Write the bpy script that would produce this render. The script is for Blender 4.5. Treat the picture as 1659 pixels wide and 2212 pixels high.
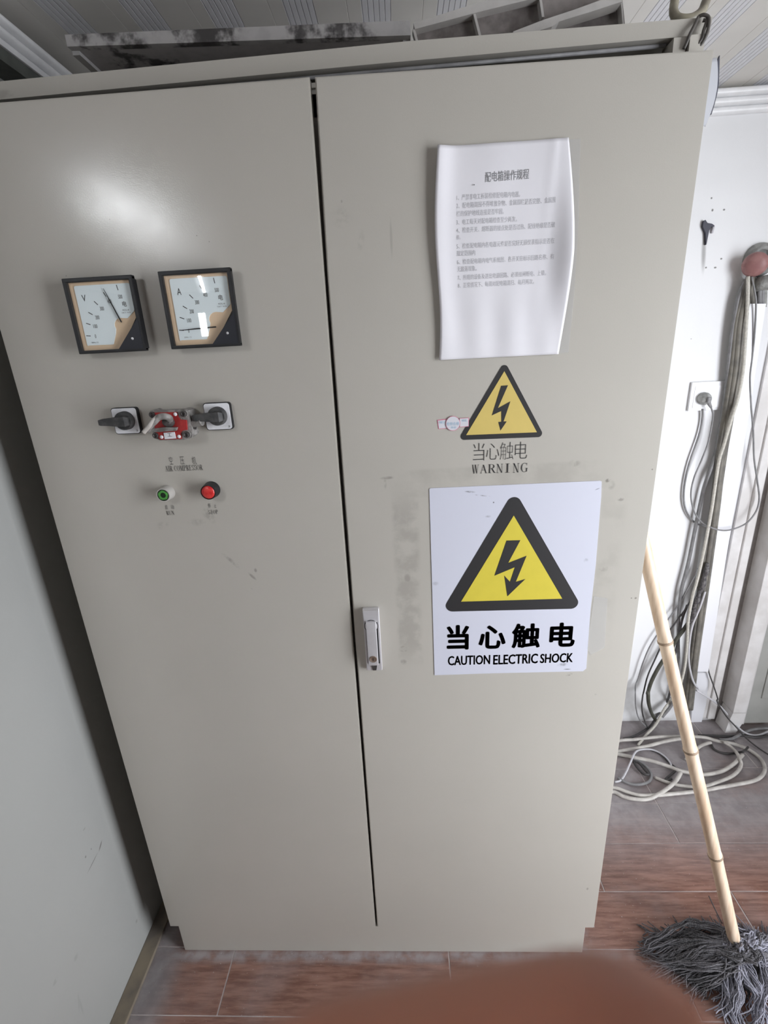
import bpy, bmesh, math, random
from mathutils import Vector, Matrix, noise
random.seed(7)
SC = bpy.context.scene
COL = SC.collection
for o in list(bpy.data.objects):
    bpy.data.objects.remove(o)

# ------------------------------------------------------------------ camera
IMG_W, IMG_H, FPX = 1659.0, 2212.0, 1040.8
CR = Vector((0.9983, 0.0316, -0.0487))      # camera right in world (x right, y into the wall, z up)
CD = Vector((-0.0359, -0.3227, -0.9458))    # camera down
CF = Vector((-0.0456, 0.9460, -0.3210))     # camera forward
CF.normalize(); CR = (CR - CF * CR.dot(CF)).normalized(); CD = CF.cross(CR).normalized()
if CD.z > 0: CD = -CD
CAM = Vector((0.6914, -0.8695, 1.5845))
cd = bpy.data.cameras.new('camera'); cam = bpy.data.objects.new('camera', cd); COL.objects.link(cam)
cd.sensor_fit = 'HORIZONTAL'; cd.sensor_width = 36.0; cd.lens = FPX / IMG_W * 36.0
cd.clip_start = 0.002; cd.clip_end = 50
m = Matrix.Identity(4)
for i in range(3):
    m[i][0] = CR[i]; m[i][1] = -CD[i]; m[i][2] = -CF[i]; m[i][3] = CAM[i]
cam.matrix_world = m
cd.dof.use_dof = True; cd.dof.focus_distance = 1.0; cd.dof.aperture_fstop = 15.0
SC.camera = cam

# ------------------------------------------------------------------ light and exposure
SC.view_settings.view_transform = 'Standard'; SC.view_settings.look = 'None'
SC.view_settings.gamma = 1.0; SC.view_settings.use_curve_mapping = False
SC.view_settings.exposure = 0.0
SC.cycles.use_denoising = True
SC.cycles.max_bounces = 8; SC.cycles.diffuse_bounces = 5
w = bpy.data.worlds.new('world'); SC.world = w; w.use_nodes = True
w.node_tree.nodes['Background'].inputs[0].default_value = (0.80, 0.88, 1.0, 1)
w.node_tree.nodes['Background'].inputs[1].default_value = 0.1

def area(name, loc, target, sx, sy, power, col=(1, 1, 1)):
    l = bpy.data.lights.new(name, 'AREA'); l.shape = 'RECTANGLE'; l.size = sx; l.size_y = sy
    l.energy = power; l.color = col
    o = bpy.data.objects.new(name, l); COL.objects.link(o); o.location = loc
    o.rotation_euler = (Vector(target) - Vector(loc)).to_track_quat('-Z', 'Y').to_euler()
    return o
# daylight entering by the window in the right wall and by the windows behind the camera
area('window_daylight', (2.44, -0.80, 1.03), (1.33, 0.14, 0.93), 0.8, 2.0, 30, (0.94, 0.975, 1.03)).data.spread = math.radians(105)
area('front_daylight', (1.15, -4.4, 1.5), (1.15, 0, 1.2), 2.2, 1.2, 1, (1.0, 0.95, 0.88))
TUBE_W = 26.0

def at(u, v, ax, val):
    """the point of the plane ax=val that the photograph shows at pixel (u, v)"""
    d = CR * ((u - IMG_W / 2) / FPX) + CD * ((v - IMG_H / 2) / FPX) + CF
    i = 'xyz'.index(ax); t = (val - CAM[i]) / d[i]
    return CAM + d * t

# ------------------------------------------------------------------ helpers
ORG = {}
class MB:
    def __init__(s): s.v = []; s.f = []
    def add(s, vs, fs):
        n = len(s.v); s.v += [Vector(p) for p in vs]; s.f += [tuple(n + i for i in f) for f in fs]
    def bm(s, b):
        b.verts.ensure_lookup_table(); b.verts.index_update()
        s.add([v.co.copy() for v in b.verts], [[v.index for v in f.verts] for f in b.faces]); b.free()
    def box(s, x0, x1, y0, y1, z0, z1, bev=0.0, seg=2):
        b = bmesh.new()
        vs = [b.verts.new((x, y, z)) for x in (x0, x1) for y in (y0, y1) for z in (z0, z1)]
        for f in ((0,1,3,2),(4,6,7,5),(0,4,5,1),(2,3,7,6),(0,2,6,4),(1,5,7,3)): b.faces.new([vs[i] for i in f])
        bmesh.ops.recalc_face_normals(b, faces=b.faces)
        if bev: bmesh.ops.bevel(b, geom=list(b.edges), offset=bev, segments=seg, affect='EDGES', profile=.6)
        s.bm(b); return s
    def prism(s, pts, y0, y1, bev=0.0):
        """polygon in x,z pulled from y0 (front) to y1"""
        b = bmesh.new()
        a = [b.verts.new((p[0], y0, p[1])) for p in pts]; c = [b.verts.new((p[0], y1, p[1])) for p in pts]
        b.faces.new(a); b.faces.new(c[::-1]); n = len(pts)
        for i in range(n): b.faces.new((a[i], c[i], c[(i+1) % n], a[(i+1) % n]))
        bmesh.ops.recalc_face_normals(b, faces=b.faces)
        if bev: bmesh.ops.bevel(b, geom=[e for e in b.edges if abs(e.verts[0].co.y - e.verts[1].co.y) < 1e-9 and e.verts[0].co.y == y0], offset=bev, segments=2, affect='EDGES')
        s.bm(b); return s
    def loft(s, rings, cap=True, closed=True):
        n = len(rings[0]); o = []; fs = []
        for r in rings: o += list(r)
        for i in range(len(rings) - 1):
            for j in range(n if closed else n - 1):
                k = (j + 1) % n
                fs.append((i*n+j, i*n+k, (i+1)*n+k, (i+1)*n+j))
        if cap and closed:
            fs.append(tuple(range(n))[::-1]); fs.append(tuple((len(rings)-1)*n + j for j in range(n)))
        s.add(o, fs); return s
    def tube(s, pts, r, n=8, cap=True):
        pts = [Vector(p) for p in pts]; rings = []; up = None
        for i, p in enumerate(pts):
            t = (pts[min(i+1, len(pts)-1)] - pts[max(i-1, 0)])
            if t.length < 1e-9: t = Vector((0, 0, 1))
            t.normalize()
            if up is None: up = t.orthogonal().normalized()
            up = (up - t * up.dot(t))
            if up.length < 1e-6: up = t.orthogonal()
            up.normalize(); sd = t.cross(up)
            rr = r(i / (len(pts)-1)) if callable(r) else (r[i] if isinstance(r, (list, tuple)) else r)
            rings.append([p + (up * math.cos(a) + sd * math.sin(a)) * rr for a in [2*math.pi*k/n for k in range(n)]])
        return s.loft(rings, cap)
    def lathe(s, c, ax, prof, n=32):
        """prof: (distance along ax, radius)"""
        c = Vector(c); ax = Vector(ax).normalized(); u = ax.orthogonal().normalized(); v = ax.cross(u)
        rings = [[c + ax * d + (u * math.cos(2*math.pi*k/n) + v * math.sin(2*math.pi*k/n)) * max(r, 1e-5) for k in range(n)] for d, r in prof]
        return s.loft(rings)
    def poly(s, pts): s.add(pts, [tuple(range(len(pts)))]); return s
    def build(s, name, mat, parent=None, smooth=False, org=None):
        o0 = ORG.get(parent.name, Vector((0,0,0))) if parent else Vector(org or (0,0,0))
        me = bpy.data.meshes.new(name); me.from_pydata([p - o0 for p in s.v], [], s.f); me.validate(); me.update()
        o = bpy.data.objects.new(name, me); COL.objects.link(o)
        if parent: o.parent = parent; ORG[o.name] = o0
        else: o.location = o0; ORG[o.name] = o0
        if mat: me.materials.append(mat)
        b = bmesh.new(); b.from_mesh(me); bmesh.ops.recalc_face_normals(b, faces=b.faces); b.to_mesh(me); b.free()
        if smooth:
            me.polygons.foreach_set('use_smooth', [True] * len(me.polygons))
            if smooth is not True: me.set_sharp_from_angle(angle=smooth)
        return o

def thing(name, label, cat, loc, group=None):
    o = bpy.data.objects.new(name, None); COL.objects.link(o); o.location = loc; o.empty_display_size = .02
    ORG[o.name] = Vector(loc); return tag(o, label, cat, group)
def tag(o, label, cat, group=None):
    o['label'] = label; o['category'] = cat
    if group: o['group'] = group
    return o
def struct(o, label=None):
    o['kind'] = 'structure'
    if label: o['label'] = label
    return o
def spline(pts, n=8):
    pts = [Vector(p) for p in pts]; out = []
    P = [pts[0] * 2 - pts[1]] + pts + [pts[-1] * 2 - pts[-2]]
    for i in range(1, len(P) - 2):
        a, b, c, d = P[i-1], P[i], P[i+1], P[i+2]
        for k in range(n):
            t = k / n
            out.append(.5 * ((2*b) + (c-a)*t + (2*a-5*b+4*c-d)*t*t + (3*b-a-3*c+d)*t*t*t))
    out.append(pts[-1]); return out

# ------------------------------------------------------------------ materials
class NT:
    def __init__(s, name):
        s.m = bpy.data.materials.new(name); s.m.use_nodes = True; s.t = s.m.node_tree
        s.b = s.t.nodes['Principled BSDF']; s._p = None
    def n(s, ty, **k):
        x = s.t.nodes.new(ty)
        for a, v in k.items(): setattr(x, a, v)
        return x
    def l(s, a, b): s.t.links.new(a, b)
    def pos(s):
        if not s._p: s._p = s.n('ShaderNodeNewGeometry').outputs['Position']
        return s._p
    def math(s, op, a, b=None, clamp=False):
        x = s.n('ShaderNodeMath', operation=op, use_clamp=clamp)
        for i, v in enumerate((a, b)):
            if v is None: continue
            if isinstance(v, (int, float)): x.inputs[i].default_value = v
            else: s.l(v, x.inputs[i])
        return x.outputs[0]
    def noise(s, scale, detail=3, vec=None, rough=.55, sc=None):
        x = s.n('ShaderNodeTexNoise'); x.inputs['Scale'].default_value = scale; x.inputs['Detail'].default_value = detail
        x.inputs['Roughness'].default_value = rough
        v = vec or s.pos()
        if sc:
            mp = s.n('ShaderNodeMapping'); mp.inputs['Scale'].default_value = sc; s.l(v, mp.inputs[0]); v = mp.outputs[0]
        s.l(v, x.inputs['Vector']); return x.outputs['Fac']
    def ramp(s, v, a, b, lo=0., hi=1.):
        x = s.n('ShaderNodeMapRange'); x.interpolation_type = 'SMOOTHSTEP'
        x.inputs[1].default_value = a; x.inputs[2].default_value = b; x.inputs[3].default_value = lo; x.inputs[4].default_value = hi
        s.l(v, x.inputs[0]); return x.outputs[0]
    def mix(s, f, a, b):
        x = s.n('ShaderNodeMix', data_type='RGBA')
        for i, v in ((0, f), (6, a), (7, b)):
            if isinstance(v, (int, float)): x.inputs[i].default_value = v
            elif isinstance(v, tuple): x.inputs[i].default_value = (*v, 1)
            else: s.l(v, x.inputs[i])
        return x.outputs[2]
    def smudge(s, cx, cy, cz, rx, ry, rz, ang=0, strength=.5, ns=60, axis='Y', box=False, soft=.5):
        v = s.n('ShaderNodeVectorMath', operation='SUBTRACT'); s.l(s.pos(), v.inputs[0]); v.inputs[1].default_value = (cx, cy, cz)
        r = s.n('ShaderNodeVectorRotate', rotation_type='AXIS_ANGLE'); r.inputs['Axis'].default_value = (0, 1, 0) if axis == 'Y' else (1, 0, 0)
        r.inputs['Angle'].default_value = ang; s.l(v.outputs[0], r.inputs['Vector'])
        d = s.n('ShaderNodeVectorMath', operation='MULTIPLY'); s.l(r.outputs[0], d.inputs[0])
        d.inputs[1].default_value = (1/rx if rx else 0, 1/ry if ry else 0, 1/rz if rz else 0)
        if box:
            ab = s.n('ShaderNodeVectorMath', operation='ABSOLUTE'); s.l(d.outputs[0], ab.inputs[0])
            sp = s.n('ShaderNodeSeparateXYZ'); s.l(ab.outputs[0], sp.inputs[0])
            L = s.math('MAXIMUM', sp.outputs[0], s.math('MAXIMUM', sp.outputs[1], sp.outputs[2]))
        else:
            ln = s.n('ShaderNodeVectorMath', operation='LENGTH'); s.l(d.outputs[0], ln.inputs[0]); L = ln.outputs['Value']
        msk = s.ramp(L, 1 - soft, 1, 1, 0)
        if ns:
            nz = s.ramp(s.noise(ns, 4), .38, .62)
            msk = s.math('MULTIPLY', msk, nz)
        return s.math('MULTIPLY', msk, strength)
    def smudges(s, base, col, lst):
        acc = None
        for q in lst:
            x = s.smudge(**q); acc = x if acc is None else s.math('MAXIMUM', acc, x)
        return s.mix(acc, base, col)
    def bump(s, h, dist, strength=1.):
        b = s.n('ShaderNodeBump'); b.inputs['Distance'].default_value = dist; b.inputs['Strength'].default_value = strength
        s.l(h, b.inputs['Height']); s.l(b.outputs[0], s.b.inputs['Normal'])
    def set(s, col=None, rough=None, metal=None, spec=None):
        for k, v in (('Base Color', col), ('Roughness', rough), ('Metallic', metal), ('Specular IOR Level', spec)):
            if v is None: continue
            if isinstance(v, tuple): s.b.inputs[k].default_value = (*v, 1)
            elif isinstance(v, (int, float)): s.b.inputs[k].default_value = v
            else: s.l(v, s.b.inputs[k])
        return s
def simple(name, col, rough=.5, metal=0., var=0., ns=40, bump=0., col2=None, spec=None):
    t = NT(name); c = col
    if var or col2:
        nz = t.ramp(t.noise(ns, 5), .35, .65)
        c = t.mix(nz, col, col2 or tuple(min(1, x * (1 - var)) for x in col))
    t.set(c, rough, metal, spec)
    if bump: t.bump(t.noise(ns * 4, 3), bump)
    return t.m

PAINT = (0.50, 0.475, 0.428)
def S(u, v, rx, rz, ang=0, st=.4, ns=90, box=False, soft=.7):
    p = at(u, v, 'y', 0); return dict(cx=p.x, cy=0, cz=p.z, rx=rx, ry=0, rz=rz, ang=ang, strength=st, ns=ns, box=box, soft=soft)
def paint(name, marks, tone=PAINT):
    t = NT(name)
    big = t.ramp(t.noise(2.2, 4), .3, .7)
    c = t.mix(big, tone, tuple(x * .95 for x in tone))
    if marks: c = t.smudges(c, (0.16, 0.145, 0.125), marks)
    t.set(c, t.ramp(t.noise(30, 3), .3, .7, .165, .20))
    t.b.inputs['Specular IOR Level'].default_value = .5
    t.bump(t.noise(520, 2, rough=.6), .00011, .8)
    return t.m
M = {}
M['paint_left'] = paint('cabinet_paint_left_door', [
    S(500, 1212, .006, .03, .75, .45, 60), S(545, 1245, .004, .014, .7, .5, 60), S(552, 1232, .004, .006, 0, .5, 0), S(548, 1275, .003, .010, .8, .35, 60),
    S(425, 1128, .022, .010, 0, .22), S(350, 1135, .018, .010, .3, .18), S(452, 1115, .012, .020, .6, .28), S(445, 1100, .006, .008, 0, .4),
    S(143, 596, .0012, .0012, 0, .7, 0), S(425, 509, .0013, .0009, 0, .9, 0), S(452, 522, .0013, .0008, 0, .9, 0), S(237, 474, .001, .001, 0, .9, 0)])
M['paint_right'] = paint('cabinet_paint_right_door', [
    dict(cx=.865, cy=0, cz=1.345, rx=.215, ry=0, rz=.030, ang=.015, strength=.17, ns=14, box=True, soft=.25),
    dict(cx=.69, cy=0, cz=1.14, rx=.030, ry=0, rz=.215, ang=0, strength=.26, ns=24, box=True, soft=.4),
    dict(cx=1.075, cy=0, cz=1.16, rx=.035, ry=0, rz=.20, ang=0, strength=.12, ns=20, box=True, soft=.6),
    S(838, 1032, .018, .004, .05, .55, 40), S(832, 1045, .004, .012, 0, .5, 40),
    S(872, 1402, .012, .012, 0, .55, 50), S(872, 1430, .010, .010, 0, .4, 50), S(880, 1250, .010, .016, 0, .4, 50), S(876, 1150, .012, .03, 0, .3, 40),
    S(1240, 1001, .016, .009, 0, .35, 60), S(1313, 1038, .008, .005, .4, .7, 120), S(1320, 1048, .010, .012, 0, .3, 60), S(1341, 1079, .008, .005, 0, .45, 120),
    S(1302, 1228, .014, .012, 0, .32, 60), S(1409, 1014, .002, .002, 0, .7, 0), S(1364, 1292, .002, .0016, 0, .9, 0), S(1373, 1292, .0035, .003, 0, .75, 200),
    S(1229, 1457, .009, .004, .3, .85, 150), S(1287, 1500, .004, .003, 0, .3), S(1269, 1920, .004, .006, 0, .45, 0), S(885, 2015, .003, .003, 0, .6, 0),
    S(707, 1064, .008, .006, 0, .35, 60), S(845, 515, .003, .035, 0, .22, 0), S(780, 520, .007, .02, -.2, .15), S(738, 470, .02, .02, 0, .14),
    S(738, 435, .002, .003, 0, .35, 0), S(1150, 390, .002, .002, 0, .2, 0)])
M['paint_body'] = paint('cabinet_paint_body', [])
M['paint_rim'] = paint('cabinet_paint_top_rim', [dict(cx=.09, cy=0, cz=1.985, rx=.03, ry=0, rz=.01, strength=.3, ns=60)], tuple(x * .94 for x in PAINT))
def wall_mat(name, col, marks=None, mcol=(0.16, 0.15, 0.14), dirt=True):
    t = NT(name); c = col
    c = t.mix(t.ramp(t.noise(1.6, 5), .35, .7), col, tuple(x * .93 for x in col))
    if dirt:  # scuffed towards the floor
        sp = t.n('ShaderNodeSeparateXYZ'); t.l(t.pos(), sp.inputs[0])
        low = t.ramp(sp.outputs[2], .02, .35, 1, 0)
        c = t.mix(t.math('MULTIPLY', low, t.ramp(t.noise(9, 5), .35, .7, 0, .45)), c, (0.33, 0.31, 0.29))
    if marks: c = t.smudges(c, mcol, marks)
    t.set(c, .65); t.bump(t.noise(60, 4), .0008, .5); return t.m
def WM(u, v, rx, rz, ang=0, st=.6, ns=0, soft=.6):
    p = at(u, v, 'y', .853); return dict(cx=p.x, cy=0, cz=p.z, rx=rx, ry=0, rz=rz, ang=ang, strength=st, ns=ns, soft=soft)
M['wall_back'] = wall_mat('white_wall_plaster', (0.83, 0.83, 0.84), [
    WM(1537, 428, .0035, .0035, 0, .9), WM(1539, 454, .004, .005, 0, .9), WM(1564, 453, .0045, .0035, 0, .9), WM(1558, 559, .0045, .0035, 0, .9), WM(1525, 578, .004, .0035, 0, .9), WM(1545, 578, .0055, .0035, 0, .9),
    WM(1520, 545, .010, .075, .12, .6, 0, .8), WM(1524, 508, .012, .035, .12, .45, 60, .8), WM(1493, 732, .003, .002)])
p_ = at(213, 1835, 'x', -.10)
def LM(u, v, ry, rz, ang=0, st=.6, ns=0, soft=.6):
    p = at(u, v, 'x', -.10); return dict(cx=0, cy=p.y, cz=p.z, rx=0, ry=ry, rz=rz, ang=ang, strength=st, ns=ns, soft=soft, axis='X')
def LL(u0, v0, u1, v1, wd, st):
    a = at(u0, v0, 'x', -.10); b = at(u1, v1, 'x', -.10); c = (a + b) / 2; d = a - b
    return dict(cx=0, cy=c.y, cz=c.z, rx=0, ry=wd, rz=d.length / 2, ang=math.atan2(d.y, d.z), strength=st, ns=0, soft=.6, axis='X')
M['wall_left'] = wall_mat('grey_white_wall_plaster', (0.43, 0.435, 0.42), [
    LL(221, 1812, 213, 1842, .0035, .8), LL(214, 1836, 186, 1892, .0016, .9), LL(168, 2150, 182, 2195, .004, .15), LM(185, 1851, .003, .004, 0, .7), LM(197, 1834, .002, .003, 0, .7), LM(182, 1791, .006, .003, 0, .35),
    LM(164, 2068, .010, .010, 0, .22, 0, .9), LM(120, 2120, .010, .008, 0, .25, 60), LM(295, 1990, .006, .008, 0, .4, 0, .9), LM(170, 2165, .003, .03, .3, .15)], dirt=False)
M['wall_plain'] = simple('far_wall_paint', (0.38, 0.36, 0.33), .7, var=.06, ns=3)
M['ceiling'] = simple('pvc_ceiling_panel', (0.72, 0.695, 0.65), .5, var=.06, ns=6)
M['ceiling_band'] = simple('pvc_ceiling_band', (0.73, 0.725, 0.745), .5, var=.05, ns=6)
M['groove'] = simple('ceiling_groove_grey', (0.30, 0.30, 0.315), .6)
M['white_trim'] = simple('white_gloss_trim', (0.88, 0.88, 0.89), .35, var=.06, ns=30)
M['dark_strip'] = simple('grey_green_strip', (0.13, 0.14, 0.125), .6, var=.2)
M['door_frame'] = simple('door_frame_dusty_white', (0.78, 0.76, 0.755), .5, col2=(0.66, 0.635, 0.62), ns=9)
M['door_leaf'] = simple('door_leaf_grey_paint', (0.47, 0.47, 0.445), .5, col2=(0.42, 0.42, 0.395), ns=10)
M['skirt'] = simple('tan_skirting_tile', (0.30, 0.25, 0.18), .55, col2=(0.17, 0.145, 0.125), ns=9)
M['skirt_shaded'] = simple('shaded_skirting_tile', (0.12, 0.095, 0.085), .5, col2=(0.22, 0.19, 0.17), ns=12)  # shade under the door is put into this colour

def tile_mat():
    t = NT('red_brown_wood_tile')
    inf = t.n('ShaderNodeObjectInfo')
    off = t.n('ShaderNodeVectorMath', operation='SCALE'); cmb = t.n('ShaderNodeCombineXYZ')
    t.l(inf.outputs['Random'], cmb.inputs[0]); t.l(inf.outputs['Random'], cmb.inputs[1]); t.l(cmb.outputs[0], off.inputs[0]); off.inputs['Scale'].default_value = 37
    ad = t.n('ShaderNodeVectorMath', operation='ADD'); t.l(t.pos(), ad.inputs[0]); t.l(off.outputs[0], ad.inputs[1])
    g = t.noise(9, 6, ad.outputs[0], .6, (1, 9, 1)); g2 = t.noise(30, 4, ad.outputs[0], .6, (1, 6, 1))
    c = t.mix(t.ramp(g, .35, .68), (0.165, 0.072, 0.050), (0.315, 0.168, 0.127))
    c = t.mix(t.ramp(g2, .45, .7, 0, .4), c, (0.33, 0.19, 0.14))
    sp = t.n('ShaderNodeSeparateXYZ'); t.l(t.pos(), sp.inputs[0])
    X, Y = sp.outputs[0], sp.outputs[1]
    n1 = t.noise(5, 6); n2 = t.noise(22, 5)
    # dry grey dust lying on the tiles: thick against the back wall, thin trails along the cabinet foot
    back = t.math('MULTIPLY', t.ramp(Y, .13, .47), .98)
    back = t.math('MULTIPLY', back, t.ramp(n1, .22, .5, .62, 1.))
    lt = t.math('MULTIPLY', t.ramp(X, -.04, .07, 1, 0), t.ramp(n1, .3, .6, .7, 1.))
    foot = t.math('MULTIPLY', t.ramp(t.math('ABSOLUTE', t.math('ADD', Y, .008)), .0, .030, 1, 0), t.ramp(n2, .3, .6, .25, .9))
    foot = t.math('MULTIPLY', foot, t.ramp(X, 1.15, 1.3, 1, .35))
    side = t.math("MULTIPLY", t.math("MULTIPLY", t.ramp(t.math("ABSOLUTE", Y), .05, .10, 1, 0), t.ramp(X, 1.12, 1.19, 1, 0)), t.math("MULTIPLY", t.ramp(X, 1.05, 1.08, 0, 1), t.ramp(n2, .4, .6, .1, .75)))
    spot = t.ramp(n1, .45, .72, .02, .26)
    d = t.math('MAXIMUM', t.math('MAXIMUM', back, lt), t.math('MAXIMUM', foot, t.math('MAXIMUM', side, spot)))
    d = t.math('MULTIPLY', d, .9, True)
    c = t.mix(d, c, t.mix(t.ramp(n2, .3, .7), (0.27, 0.255, 0.265), (0.38, 0.36, 0.37)))
    sp2 = t.ramp(t.noise(160, 2), .70, .74, 0, .6); c = t.mix(sp2, c, (0.55, 0.52, 0.50))
    t.set(c, t.math('ADD', t.math('MULTIPLY', d, .35), .36)); t.bump(g2, .0006, .5)
    return t.m
M['tile'] = tile_mat()
M['grout'] = simple('pale_dusty_grout', (0.62, 0.56, 0.55), .85, col2=(0.42, 0.37, 0.36), ns=12)
M['black'] = simple('black_plastic', (0.009, 0.009, 0.011), .5, var=.3)
M['black_matte'] = simple('black_dusty_plastic', (0.03, 0.03, 0.032), .6, col2=(0.075, 0.073, 0.072), ns=60)
M['ink'] = simple('black_print', (0.026, 0.025, 0.026), .5)
M['ink_soft'] = simple('grey_worn_print', (0.13, 0.125, 0.12), .6)
M['ink_paper'] = simple('faded_grey_print', (0.46, 0.455, 0.475), .7)
M['ink_title'] = simple('dark_grey_print', (0.26, 0.26, 0.27), .7)
M['yellow'] = simple('sticker_yellow_ochre', (0.66, 0.51, 0.155), .45, var=.03)
M['yellow2'] = simple('sign_yellow', (0.68, 0.57, 0.07), .4, var=.03)
M['dial'] = simple('meter_dial_white', (0.84, 0.93, 0.95), .5)
M['beige'] = simple('meter_mask_beige', (0.80, 0.60, 0.40), .5)
M['navy'] = simple('meter_blue_black', (0.008, 0.009, 0.016), .5)
M['silver'] = simple('silver_plate', (0.88, 0.88, 0.91), .4, 0, var=.12, ns=60)
M['chrome'] = simple('satin_chrome', (0.66, 0.645, 0.665), .36, .35, var=.05, ns=60)
M['brass'] = simple('dull_lock_metal', (0.42, 0.33, 0.27), .4, .8)
M['cast'] = simple('dusty_cast_grey', (0.33, 0.315, 0.30), .6, .1, col2=(0.17, 0.16, 0.15), ns=90)
M['cast_dark'] = simple('dark_cast_grey', (0.10, 0.09, 0.085), .55, .3, col2=(0.045, 0.04, 0.04), ns=90)
M['red'] = simple('red_plate', (0.42, 0.030, 0.028), .4, var=.2, ns=50)
M['red_button'] = simple('red_lamp_lens', (0.55, 0.018, 0.022), .3, col2=(0.70, 0.06, 0.05), ns=120)
M['green'] = simple('green_lamp_ring', (0.10, 0.40, 0.075), .35, var=.35, ns=200)
M['darkgreen'] = simple('dark_green_well', (0.010, 0.022, 0.010), .4)
M['white_ring'] = simple('grey_white_bezel', (0.52, 0.50, 0.47), .4, .2)
M['socket'] = simple('white_socket_plastic', (0.86, 0.86, 0.88), .3)
M['plug'] = simple('dusty_grey_plug', (0.28, 0.28, 0.27), .5, col2=(0.48, 0.48, 0.47), ns=60)
M['cable_grey'] = simple('grey_cable_jacket', (0.27, 0.265, 0.27), .5, var=.25)
M['cable_dust'] = simple('dusty_taupe_cable_jacket', (0.21, 0.195, 0.165), .6, col2=(0.135, 0.125, 0.11), ns=25)
M['cable_pale'] = simple('pale_cable_jacket', (0.60, 0.57, 0.53), .45, col2=(0.45, 0.42, 0.39), ns=30)
M['cable_lilac'] = simple('white_grey_cable_jacket', (0.62, 0.61, 0.64), .5, var=.1)
M['cable_dark'] = simple('dark_cable_jacket', (0.065, 0.06, 0.06), .5, var=.3)
M['cable_olive'] = simple('olive_black_cable_jacket', (0.085, 0.085, 0.065), .45, var=.4)
M['rope'] = simple('white_braided_rope', (0.72, 0.69, 0.62), .8, var=.2, ns=150, bump=.002)
M['pinkred'] = simple('faded_red_plastic', (0.36, 0.185, 0.175), .5, col2=(0.28, 0.13, 0.125), ns=40)
M['sleeve'] = simple('grey_mortar_sleeve', (0.40, 0.40, 0.385), .8, col2=(0.24, 0.24, 0.23), ns=40, bump=.002)
M['hole'] = simple('dark_cavity', (0.05, 0.048, 0.045), .9)
M['trunk'] = simple('white_trunking_cover', (0.86, 0.86, 0.90), .35)
M['tape'] = simple('black_cloth_tape', (0.05, 0.045, 0.05), .6, col2=(0.16, 0.15, 0.15), ns=120)
M['bluedark'] = simple('blue_black_plug', (0.035, 0.035, 0.055), .5)
M['wire'] = simple('grey_brown_wire', (0.11, 0.10, 0.09), .5, var=.3)
M['hoop'] = simple('khaki_rubber_hose', (0.34, 0.31, 0.23), .45, col2=(0.20, 0.18, 0.14), ns=30)
M['nail'] = simple('finger_nail', (0.62, 0.42, 0.36), .3)

def bamboo_mat():
    t = NT('bamboo'); n1 = t.noise(70, 4, None, .6, (1, 1, .06)); n2 = t.noise(8, 4)
    c = t.mix(t.ramp(n1, .3, .7), (0.58, 0.42, 0.29), (0.75, 0.61, 0.47)); c = t.mix(t.ramp(n2, .55, .8, 0, .4), c, (0.48, 0.33, 0.20))
    t.set(c, .38); return t.m
M['bamboo'] = bamboo_mat()
M['node'] = simple('bamboo_node_brown', (0.33, 0.24, 0.165), .6, var=.3)
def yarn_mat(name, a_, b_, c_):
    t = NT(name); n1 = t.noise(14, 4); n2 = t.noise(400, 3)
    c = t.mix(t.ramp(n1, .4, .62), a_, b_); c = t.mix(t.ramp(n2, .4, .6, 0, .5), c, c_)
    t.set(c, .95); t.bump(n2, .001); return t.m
M['yarn'] = yarn_mat('shaded_mop_yarn', (0.038, 0.036, 0.037), (0.11, 0.105, 0.115), (0.26, 0.25, 0.27))
M['yarn_lit'] = yarn_mat('lit_mop_yarn', (0.16, 0.16, 0.19), (0.33, 0.33, 0.40), (0.50, 0.49, 0.56))  # same yarn; light on the right-hand locks is put into the colour
M['yarn_dark'] = simple('dark_mop_core', (0.05, 0.045, 0.045), .95, var=.4, ns=200, bump=.002)
def sooty(name, a, b, ns, lo=.47, hi=.58, rough=.55, st=.95):
    t = NT(name); n = t.noise(ns, 5, None, .6); c = t.mix(t.ramp(n, lo, hi, 0, st), a, b)
    c = t.mix(t.ramp(t.noise(ns * 5, 3), .4, .7, 0, .25), c, tuple(x * .5 for x in a)); t.set(c, rough); return t.m
M['stained'] = sooty('soot_stained_grey_metal', (0.40, 0.385, 0.38), (0.030, 0.026, 0.026), 11, .47, .56)
M['stained_under'] = sooty('soot_stained_underside', (0.42, 0.40, 0.40), (0.03, 0.028, 0.028), 12, .52, .60)
M['rack_dark'] = sooty('mottled_brown_grey_plate', (0.24, 0.215, 0.205), (0.10, 0.085, 0.08), 16, .4, .65)
M['rack_rail'] = simple('dull_white_rail', (0.50, 0.48, 0.46), .5, var=.15, ns=20)
def paper_mat(name, col, rough):
    t = NT(name); t.set(t.mix(t.ramp(t.noise(7, 4), .35, .7), col, tuple(x * .96 for x in col)), rough); return t
M['paper'] = paper_mat('white_paper', (0.80, 0.785, 0.82), .6).m
tt = NT('sign_lilac_white')
c_ = tt.smudges((0.64, 0.65, 0.74), (0.10, 0.10, 0.11), [S(1015, 1062, .012, .0022, -.1, .9, 90), S(1040, 1070, .020, .0014, -.15, .8, 90), S(1055, 1115, .008, .003, 0, .4, 60), S(1066, 1085, .002, .002, 0, .9, 0),
    S(1265, 1210, .006, .006, 0, .35, 60), S(1215, 1435, .014, .006, .2, .5, 70), S(1225, 1445, .010, .0016, 0, .8, 60), S(1290, 1056, .006, .0012, .4, .6, 0), S(941, 1260, .008, .006, 0, .25, 60)])
tt.set(c_, .30); M['sign'] = tt.m
M['sticker_white'] = simple('sticker_off_white', (0.66, 0.66, 0.70), .45)
M['sticker_pink'] = simple('sticker_pink_edge', (0.66, 0.20, 0.30), .5)
M['sticker_blue'] = simple('sticker_blue_print', (0.25, 0.45, 0.60), .5)
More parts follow.
